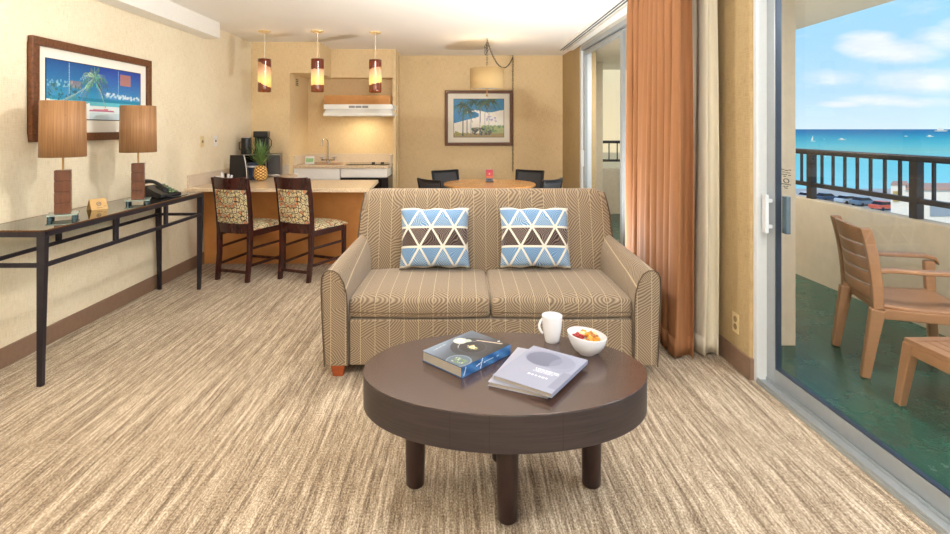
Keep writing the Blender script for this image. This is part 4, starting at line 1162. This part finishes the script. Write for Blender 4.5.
# ------------------------------------------------------------------ KITCHEN
kc = thing('kitchen_cabinet', 'white laminate kitchen base cabinet under beige worktop', 'cabinet', (-1.90, 6.85, 0))
w = MB(); w.box(-.295, .305, .02, .64, .08, .885); w.build('body', 'cab', kc)
w = MB(); w.box(-.295, .305, .07, .62, 0, .08); w.build('plinth', 'black', kc)
w = MB(); w.box(-.295, .305, 0, .018, .745, .885); w.build('drawer_front', 'cab', kc, .002)
for a in (-.295, .007):
    w = MB(); w.box(a, a + .296, 0, .018, .09, .735); w.build('door', 'cab', kc, .002)
t = thing('undercounter_refrigerator', 'black undercounter appliance below a white panel in kitchenette', 'appliance', (-1.275, 6.85, 0))
w = MB(); w.box(-.31, .31, .02, .64, .02, .76); w.build('case', 'black', t)
w = MB(); w.box(-.31, .22, -.005, .018, .05, .755); w.build('door', 'blackglass', t, .004)
w = MB(); w.box(-.28, .19, -.022, -.006, .70, .715); w.build('handle', plain('dark_handle', rgb(50, 50, 54), .3), t, .003)
w = MB(); w.box(-.31, .295, 0, .64, .768, .885); w.build('upper_panel', 'cab', t, .002)
kw = thing('kitchen_worktop', 'beige speckled stone kitchen worktop with backsplash and inset sink', 'worktop', (-1.58, 7.165, .885))
w = MB(); w.box(-.62, .62, -.335, .335, .001, .040); w.build('counter_slab', 'stone', kw, .003)
w = MB(); w.box(-.62, .62, .312, .332, .0405, .165); w.box(-.62, -.600, -.30, .311, .0405, .165); w.box(.600, .62, -.10, .311, .0405, .165); w.build('backsplash', 'stone_back', kw, .002)
w = MB(); w.box(-.42, -.03, -.16, .13, .0405, .0435); w.build('sink_basin', plain('sink_brown', rgb(176, 128, 84), .3), kw, .001)
w = MB(); w.box(-.40, -.05, -.14, .11, .0436, .0442); w.build('basin_well', plain('sink_inner', rgb(140, 96, 62), .3), kw)
t = thing('cooktop', 'black glass cooktop set in the beige kitchen worktop', 'cooktop', (-1.23, 7.15, .9255))
w = MB(); w.box(-.30, .26, -.20, .18, 0, .008); w.build('glass_plate', 'blackglass', t, .002)
for k, x in enumerate((.045, .165)):
    w = MB(); w.lathe([(0, .0085), (.024, .0085), (.022, .032), (0, .034)], 18, (x, -.13, 0)); w.build('knob', 'black', t, 0, 40)
t = thing('kitchen_faucet', 'tall chrome gooseneck faucet with two cross handles behind the sink', 'faucet', (-1.87, 7.33, .926))
w = MB(); w.lathe([(0, 0), (.026, 0), (.024, .03), (.014, .04), (0, .04)], 18); w.box(-.09, .09, -.012, .012, .035, .05); w.build('base', 'chrome', t, 0, 40)
w = MB(); pts = [(0, 0, .04), (0, 0, .28)] + [(0 - .03 * (1 - cos(PI * k / 8)), -.05 * (1 - cos(PI * k / 8)), .28 + .06 * sin(PI * k / 8)) for k in range(1, 9)] + [(-.06, -.10, .24)]
w.tube(pts, .010, 10); w.build('spout', 'chrome', t, 0, 60)
for s in (-1, 1):
    w = MB(); x = s * .085; w.tube([(x, 0, .045), (x, 0, .085)], .011, 8)
    for a in range(4): w.tube([(x, 0, .08), (x + .035 * cos(a * PI / 2 + .4), .035 * sin(a * PI / 2 + .4), .083)], .006, 6)
    w.build('cross_handle', 'chrome', t, 0, 60)
t = thing('notice_card', 'small white and green card standing beside the sink', 'card', (-2.08, 7.18, .9265), .1)
w = MB(); w.hexa([Vector(q) for q in ((-.06, -.03, 0), (.06, -.03, 0), (.06, .03, 0), (-.06, .03, 0), (-.06, -.002, .10), (.06, -.002, .10), (.06, .002, .10), (-.06, .002, .10))]); w.build('card', 'porc', t)
w = MB(); w.hexa([Vector(q) for q in ((-.05, -.0275, .02), (.05, -.0275, .02), (.05, -.0255, .02), (-.05, -.0255, .02), (-.05, -.012, .075), (.05, -.012, .075), (.05, -.010, .075), (-.05, -.010, .075))]); w.build('green_print', plain('green_print', rgb(150, 196, 140), .6), t)
t = thing('range_hood', 'white range hood mounted on the kitchenette wall', 'range hood', (-1.38, 7.12, 1.575))
w = MB()
w.hexa([Vector(q) for q in ((-.465, -.15, 0), (.455, -.15, 0), (.455, .375, 0), (-.465, .375, 0), (-.465, -.15, .03), (.455, -.15, .03), (.455, .375, .03), (-.465, .375, .03))])
w.hexa([Vector(q) for q in ((-.465, -.15, .03), (.455, -.15, .03), (.455, .375, .03), (-.465, .375, .03), (-.44, -.09, .09), (.43, -.09, .09), (.43, .375, .09), (-.44, .375, .09))])
w.box(-.465, .455, -.12, .375, .09, .155); w.build('body', 'cab', t, .004)
w = MB()
for k in range(3): w.box(-.13 + k * .09, -.05 + k * .09, -.1215, -.12, .105, .135)
w.build('control_slots', plain('hood_grey', rgb(150, 150, 150), .4), t)
w = MB(); w.box(-.25, .25, .0, .3, -.004, 0); w.build('filter', 'steel', t)
t = thing('hood_cabinet', 'orange-brown panel box above the white range hood', 'cabinet', (-1.385, 7.14, 1.7325))
w = MB(); w.box(-.485, .41, -.02, .355, 0, .125); w.build('box', 'hoodcab', t, .002)

# ------------------------------------------------------------------ PENDANTS
pl = (('cylinder pendant lamp of amber glass above the bar, nearest left wall', 264.5, 5.95), ('cylinder pendant lamp of amber glass above the bar, middle of the three', 317.5, 5.95), ('cylinder pendant lamp of amber glass above the bar, rightmost of three', 375.3, 6.02))
for i, (lab, px, y) in enumerate(pl):
    x = (px - 462) * y / 525
    t = thing('pendant_lamp', lab, 'lamp', (x, y, CZ), 0, 'amber pendant lamps over the bar')
    w = MB(); w.lathe([(0, -.022), (.045, -.020), (.07, -.008), (.072, 0), (0, 0)], 28); w.build('canopy', plain('canopy_cream', rgb(226, 200, 150), .4, .2), t, 0, 40)
    w = MB(); w.tube([(0, 0, -.02), (0, 0, -.33)], .005, 8); w.build('stem', plain('stem_cream', rgb(226, 216, 190), .4), t, 0, 60)
    w = MB(); n = 36; r = .070; h = .372
    w.loft([[Vector((r * cos(2 * PI * k / n), r * sin(2 * PI * k / n), z)) for k in range(n)] for z in [h * q / 12 for q in range(13)]], cap=False)
    w.build('glass_shade', pendant_glass(i), t, 0, 60, solid=.004, loc=(0, 0, -.69))
    w = MB(); w.lathe([(0, -.345), (.02, -.345), (.02, -.40), (0, -.40)], 16); w.tube([(-.072, 0, -.37), (.072, 0, -.37)], .003, 6); w.build('socket', 'brass', t, 0, 40)
    lt = bpy.data.lights.new('pendant_bulb', 'POINT'); lt.energy = 2.5; lt.color = (1, .72, .38); lt.shadow_soft_size = .03
    lo = bpy.data.objects.new('pendant_bulb', lt); C.objects.link(lo); lo.parent = t; lo.location = (0, 0, -.55)

# swag drum lamp
t = thing('drum_lamp', 'tan drum lampshade hanging on a chain over dining table', 'lamp', (.305, 6.4, CZ))
w = MB(); n = 48; w.loft([[Vector((.205 * cos(2 * PI * k / n), .205 * sin(2 * PI * k / n), z)) for k in range(n)] for z in (-.625, -.373)], cap=False)
dm = plain('drum_linen', rgb(196, 166, 116), .8, var=.04, scale=80)
w.build('lamp_shade', dm, t, 0, 60, solid=.004)
w = MB(); w.tube([(0, 0, -.33), (0, 0, -.70)], .006, 8); w.lathe([(0, -.72), (.014, -.71), (.012, -.695), (.006, -.68), (0, -.68)], 12)
for k in range(3): w.tube([(0, 0, -.40), (.2 * cos(k * 2.1), .2 * sin(k * 2.1), -.378)], .0025, 5)
w.build('stem', 'brass', t, 0, 60)
w = MB(); w.lathe([(0, -.615), (.19, -.614), (.19, -.610), (0, -.609)], 40); w.build('diffuser', 'porc', t, 0, 40)
def chain(mb, pts, step=.03):
    acc = 0; q = [Vector(pts[0])]
    for a, b in zip(pts, pts[1:]):
        a = Vector(a); b = Vector(b); Ld = (b - a).length; m_ = max(1, int(Ld / step))
        for k in range(1, m_ + 1): q.append(a + (b - a) * k / m_)
    for i, (a, b) in enumerate(zip(q, q[1:])):
        d = (b - a).normalized(); up = Vector((1, 0, 0)) if abs(d.x) < .8 else Vector((0, 1, 0))
        s = d.cross(up).normalized()
        if i % 2: s = s.cross(d).normalized()
        c = (a + b) / 2; Lh = (b - a).length * .62; wd = .010
        mb.tube([c + d * Lh * cos(2 * PI * k / 8) + s * wd * sin(2 * PI * k / 8) for k in range(8)], .0025, 5, closed=True)
ds = plain('chain_bronze', rgb(60, 48, 34), .4, .5)
w = MB(); chain(w, [(0, 0, -.03), (.0, 0, -.33)]); chain(w, [(0, 0, -.04), (-.025, 0, -.12), (-.018, 0, -.2), (0.005, 0, -.16), (.0, 0, -.05)])
dx, dy = .46, 1.50
sw = [(dx * u, dy * u, -.03 - .24 * 4 * u * (1 - u) + 0 * u) for u in [k / 14 for k in range(15)]]
chain(w, sw)
w.build('swag_chain', ds, t, 0, 60)
w = MB(); chain(w, [(dx, dy, -.03), (dx + .0, dy + .012, -.60), (dx - .0, dy + .012, -1.75)], .034); w.build('wall_chain', ds, t, 0, 60)
w = MB(); w.tube([(0, 0, 0), (0, 0, -.02), (.01, 0, -.03), (0, 0, -.04)], .004, 6); w.tube([(dx, dy, 0), (dx, dy, -.03)], .004, 6); w.build('ceiling_hook', ds, t, 0, 60)
w = MB(); w.tube([(dx + .012, dy + .014, -.02), (dx + .012, dy + .02, -1.78)], .004, 6); w.build('cord', plain('cord_cream', rgb(220, 206, 170), .5), t, 0, 60)

# ------------------------------------------------------------------ DINING SET
t = thing('dining_table', 'round honey-coloured wooden dining table behind the sofa', 'table', (.33, 6.30, 0))
w = MB(); w.lathe([(0, .72), (.535, .72), (.55, .728), (.55, .745), (.545, .75), (0, .75)], 64); w.build('tabletop', 'orangewood', t, 0, 30)
w = MB(); w.lathe([(0, 0), (.26, 0), (.26, .02), (.05, .05), (.04, .2), (.04, .65), (.15, .7185), (0, .7185)], 32); w.build('pedestal', 'table_leg', t, 0, 40)
mesh_m = plain('chair_mesh', rgb(58, 58, 62), .6, var=.4, scale=120)
def dchair(x, y, ang, label, first=None):
    if first: return dup(first, (x, y, 0), ang, label)
    t = thing('dining_chair', label, 'chair', (x, y, 0), ang, 'dark woven-back chairs round the dining table')
    w = MB(); w.box(-.21, .21, -.21, .21, .43, .465); w.build('seat', 'black', t, .01)
    for s in (-1, 1):
        w = MB(); w.beam((s * .19, -.20, 0), (s * .185, -.20, .45), .03, .03, up=(0, 1, 0)); w.beam((s * .185, -.20, .45), (s * .20, -.27, .845), .03, .03, up=(0, 1, 0)); w.build('leg', 'black', t, .004)
        w = MB(); w.beam((s * .19, .19, 0), (s * .185, .19, .43), .028, .028, up=(0, 1, 0)); w.build('leg', 'black', t, .004)
    def bk(u, v): a = 2 * u - 1; return Vector((a * .19, -.21 - .16 * (.6 + .4 * v - .6) * 0 - .03 * (1 - a * a) - .065 * v * 1.0, .56 + .265 * v + .006 * a * a))
    w = MB(); w.grid(bk, 14, 6); w.build('back_panel', mesh_m, t, 0, 60, solid=.012)
    w = MB(); R = []
    for k in range(15):
        p = bk(k / 14, 1.0); p.x *= 1.06; R.append([p + Vector((0, -.012, -.01)), p + Vector((0, .012, -.01)), p + Vector((0, .012, .018)), p + Vector((0, -.012, .018))])
    w.loft(R); w.build('top_rail', 'black', t, .003, 50)
    return t
d = dchair(-.07, 6.86, math.radians(216), 'dark woven-back chair at the far left of the dining table')
dchair(.76, 6.88, math.radians(144), 'dark woven-back chair at the far right of the dining table', d)
dchair(-.16, 6.0, math.radians(-48), 'dark woven-back chair at the near left of dining table', d)
dchair(.80, 6.0, math.radians(50), 'dark woven-back chair at the near right of dining table', d)
t = thing('menu_card', 'pink and orange card in dark holder on the round table', 'card', (.335, 6.42, .7505))
w = MB(); w.box(-.05, .05, -.02, .02, 0, .012); w.build('holder', 'table_leg', t, .002)
cc = Canvas(24, 36, (214, 84, 96)); cc.fill(lambda u, v, p: (120, 130, 150) if v < .25 else ((226, 130, 90) if v < .42 else ((205, 70, 100) if v > .75 else p)))
cc.rect(.4, .6, .55, .7, (250, 230, 220)); cc.rect(.2, .8, .05, .18, (60, 80, 90))
w = MB(); w.box(-.042, .042, -.0035, .0035, .012, .155); w.build('card', 'porc', t)
cc.mesh('print', (-.042, -.0042, .013), (.084, 0, 0), (0, 0, .141), 'cover', t)

# ------------------------------------------------------------------ LIGHTS
def area(name, loc, rot, sx, sy, e, col, shape='RECTANGLE', parent=None):
    l_ = bpy.data.lights.new(name, 'AREA'); l_.shape = shape; l_.size = sx
    if shape in ('RECTANGLE', 'ELLIPSE'): l_.size_y = sy
    l_.energy = e; l_.color = col
    o = bpy.data.objects.new(name, l_); C.objects.link(o); o.location = loc; o.rotation_euler = rot
    if parent: o.parent = parent
    return o
# fill lights added to brighten the room, unseen above the view, shaped as lamps
def globe(x, y, z, e, r_, label, name='fill_globe', top=CZ, col=(1, .98, .95)):
    t = thing(name, label, 'lamp', (x, y, top))
    w = MB(); w.lathe([(0, -.02), (.06, -.018), (.07, 0), (0, 0)], 24); w.tube([(0, 0, -.01), (0, 0, z - top + r_ + .02)], .006, 8); w.build('canopy_and_cord', 'white_paint', t, 0, 40)
    w = MB()
    for k in range(3): w.tube([(r_ * 1.02 * cos(a) * cos(k * PI / 3), r_ * 1.02 * cos(a) * sin(k * PI / 3), z - top + r_ * 1.02 * sin(a)) for a in [2 * PI * q / 32 for q in range(32)]], .004, 6, closed=True)
    w.build('wire_cage', 'brass', t, 0, 60)
    l_ = bpy.data.lights.new('fill_bulb', 'POINT'); l_.energy = e; l_.color = col; l_.shadow_soft_size = r_
    o = bpy.data.objects.new('fill_bulb', l_); C.objects.link(o); o.parent = t; o.location = (0, 0, z - top)
globe(.95, .9, 2.12, 58, .22, 'added fill light in a wire globe, unseen near the balcony door', col=(.9, .95, 1))
globe(-1.0, -.4, 2.12, 40, .22, 'added fill light in a wire globe, unseen behind the camera')
t = thing('fill_ceiling_light', 'added fill light with a small ceiling plate, unseen above the sofa', 'lamp', (-.5, 3.65, CZ))  # fill light added above the sofa to brighten the far ceiling
w = MB(); w.lathe([(0, -.02), (.10, -.02), (.11, 0), (0, 0)], 32); w.build('fixture_body', 'white_paint', t, 0, 40)
l_ = bpy.data.lights.new('fill_bulb', 'POINT'); l_.energy = 50; l_.color = (1, .97, .93); l_.shadow_soft_size = .07
o = bpy.data.objects.new('fill_bulb', l_); C.objects.link(o); o.parent = t; o.location = (0, 0, -.11)
def add_uplighter(x, y, h, e, label):  # unseen uplighters added to lift the ceiling brightness
    t = thing('fill_uplighter', label, 'lamp', (x, y, 0))
    w = MB(); w.lathe([(0, 0), (.13, 0), (.13, .02), (.012, .03), (.012, h), (0, h)], 32); w.build('pole', 'metal_dk', t, 0, 40)
    w = MB(); w.lathe([(0, h), (.04, h), (.16, h + .08), (.155, h + .085), (.04, h + .01), (0, h + .01)], 32); w.build('bowl', 'metal_dk', t, 0, 40)
    area('fill_uplight', (0, 0, h + .085), (PI, 0, 0), .26, .26, e, (1, .98, .95), 'DISK', t)
add_uplighter(.2, -1.2, 1.7, 60, 'added slim fill uplighter, unseen behind the camera')
add_uplighter(-2.35, 1.9, 1.5, 26, 'added slim fill uplighter, unseen left of the console')
add_uplighter(.95, 4.62, .22, 50, 'added low fill uplighter hidden behind the sofa')
t = thing('fill_ceiling_light', 'added round fill light under the balcony soffit, unseen', 'lamp', (2.55, 1.6, 2.44))  # fill light added to brighten the near balcony
w = MB(); w.lathe([(0, -.03), (.28, -.03), (.3, -.015), (.3, 0), (0, 0)], 48); w.build('fixture_body', 'white_paint', t, 0, 40)
area('balcony_fill_light', (0, 0, -.036), (0, 0, 0), .5, .5, 34, (.95, .97, 1), 'DISK', t)
t = thing('fill_ceiling_light', 'added round fill light under the far balcony soffit outside the window', 'lamp', (2.6, 6.3, 2.44))  # fill light added for the fin and wing beyond the window
w = MB(); w.lathe([(0, -.03), (.18, -.03), (.2, -.015), (.2, 0), (0, 0)], 48); w.build('fixture_body', 'white_paint', t, 0, 40)
area('balcony_fill_light', (0, 0, -.036), (0, 0, 0), .34, .34, 40, (1, .95, .88), 'DISK', t)
area('hood_lamp', (-1.38, 7.22, 1.565), (0, 0, 0), .25, .12, 2.2, (1, .84, .55))
l_ = bpy.data.lights.new('drum_bulb', 'POINT'); l_.energy = 4; l_.color = (1, .8, .52); l_.shadow_soft_size = .08
o = bpy.data.objects.new('drum_bulb', l_); C.objects.link(o); o.location = (.305, 6.4, CZ - .48)
s_ = bpy.data.lights.new('sun', 'SUN'); s_.energy = 2.6; s_.angle = .01; s_.color = (1, .96, .88)
o = bpy.data.objects.new('sun', s_); C.objects.link(o)
o.rotation_euler = Vector((-.45, -.62, .75)).to_track_quat('Z', 'Y').to_euler()

# world
wd = bpy.data.worlds.new('world'); bpy.context.scene.world = wd; wd.use_nodes = True
nt = wd.node_tree; nt.nodes.clear()
class WN(NT):
    def __init__(s): s.t = nt
s = WN()
out = s.n('ShaderNodeOutputWorld'); bgn = s.n('ShaderNodeBackground')
x, y, z = s.sep(s.coord('Generated'))
base = s.ramp(z, [(0.0, rgb(206, 230, 242)), (.06, rgb(178, 218, 240)), (.2, rgb(146, 206, 242)), (.5, rgb(96, 160, 220)), (1, rgb(70, 130, 200))])
yy_ = s.math('MAXIMUM', y, .05)
a = s.math('DIVIDE', x, yy_); b = s.math('DIVIDE', z, yy_)
pv = s.comb(s.math('MULTIPLY', x, 5), s.math('MULTIPLY', y, 5), s.math('MULTIPLY', z, 22))
n1 = s.noise(pv, 1.0, 7, .6, .4)
n2 = s.noise(s.comb(s.math('MULTIPLY', x, 22), s.math('MULTIPLY', y, 22), s.math('MULTIPLY', z, 60)), 1.0, 5, .6)
def blob(ca, cb_, ra, rb, k=1.0):
    u = s.math('DIVIDE', s.math('SUBTRACT', a, ca), ra); v = s.math('DIVIDE', s.math('SUBTRACT', b, cb_), rb)
    d = s.math('ADD', s.math('MULTIPLY', u, u), s.math('MULTIPLY', v, v))
    return s.math('MULTIPLY', s.math('MAXIMUM', s.math('SUBTRACT', 1, d), 0), k)
bsum = blob(.775, .160, .075, .032)
for q in ((.83, .148, .11, .028, .8), (.93, .17, .09, .03, .7), (.70, .10, .07, .018, .5), (.72, .047, .05, .008, .8), (.80, .055, .10, .012, .6), (.90, .09, .12, .03, .6), (.88, .05, .08, .012, .6), (.95, .20, .05, .02, .5)):
    bsum = s.math('MAXIMUM', bsum, blob(*q))
dens = s.math('ADD', s.math('MULTIPLY', bsum, .55), s.math('SUBTRACT', s.math('MULTIPLY_ADD', n1, .6, s.math('MULTIPLY', n2, .4)), .52))
cl = s.ramp(dens, [(-.0, (0, 0, 0, 1)), (.42, (1, 1, 1, 1))])
shade = s.mix(n2, rgb(214, 224, 238), rgb(255, 253, 250))
hz = s.ramp(z, [(0, (.5, .5, .5, 1)), (.03, (.9, .9, .9, 1)), (.3, (1, 1, 1, 1))])
skyc = s.mix(s.math('MULTIPLY', s.math('MULTIPLY', cl, hz), .85), base, shade)
s.l(skyc, bgn.inputs[0]); bgn.inputs[1].default_value = .98
s.l(bgn.outputs[0], out.inputs[0])

# ------------------------------------------------------------------ CAMERA
cam = bpy.data.cameras.new('camera'); co = bpy.data.objects.new('camera', cam); C.objects.link(co)
co.location = (0, 0, 1.4); co.rotation_euler = (PI / 2, 0, 0)
cam.sensor_width = 36; cam.lens = 525 / 950 * 36
cam.shift_x = 13 / 950; cam.shift_y = -(267 - 129) / 950
cam.clip_end = 60000; cam.clip_start = .05
bpy.context.scene.camera = co
vs = bpy.context.scene.view_settings
vs.view_transform = 'Standard'; vs.look = 'None'; vs.gamma = 1; vs.exposure = 0.32
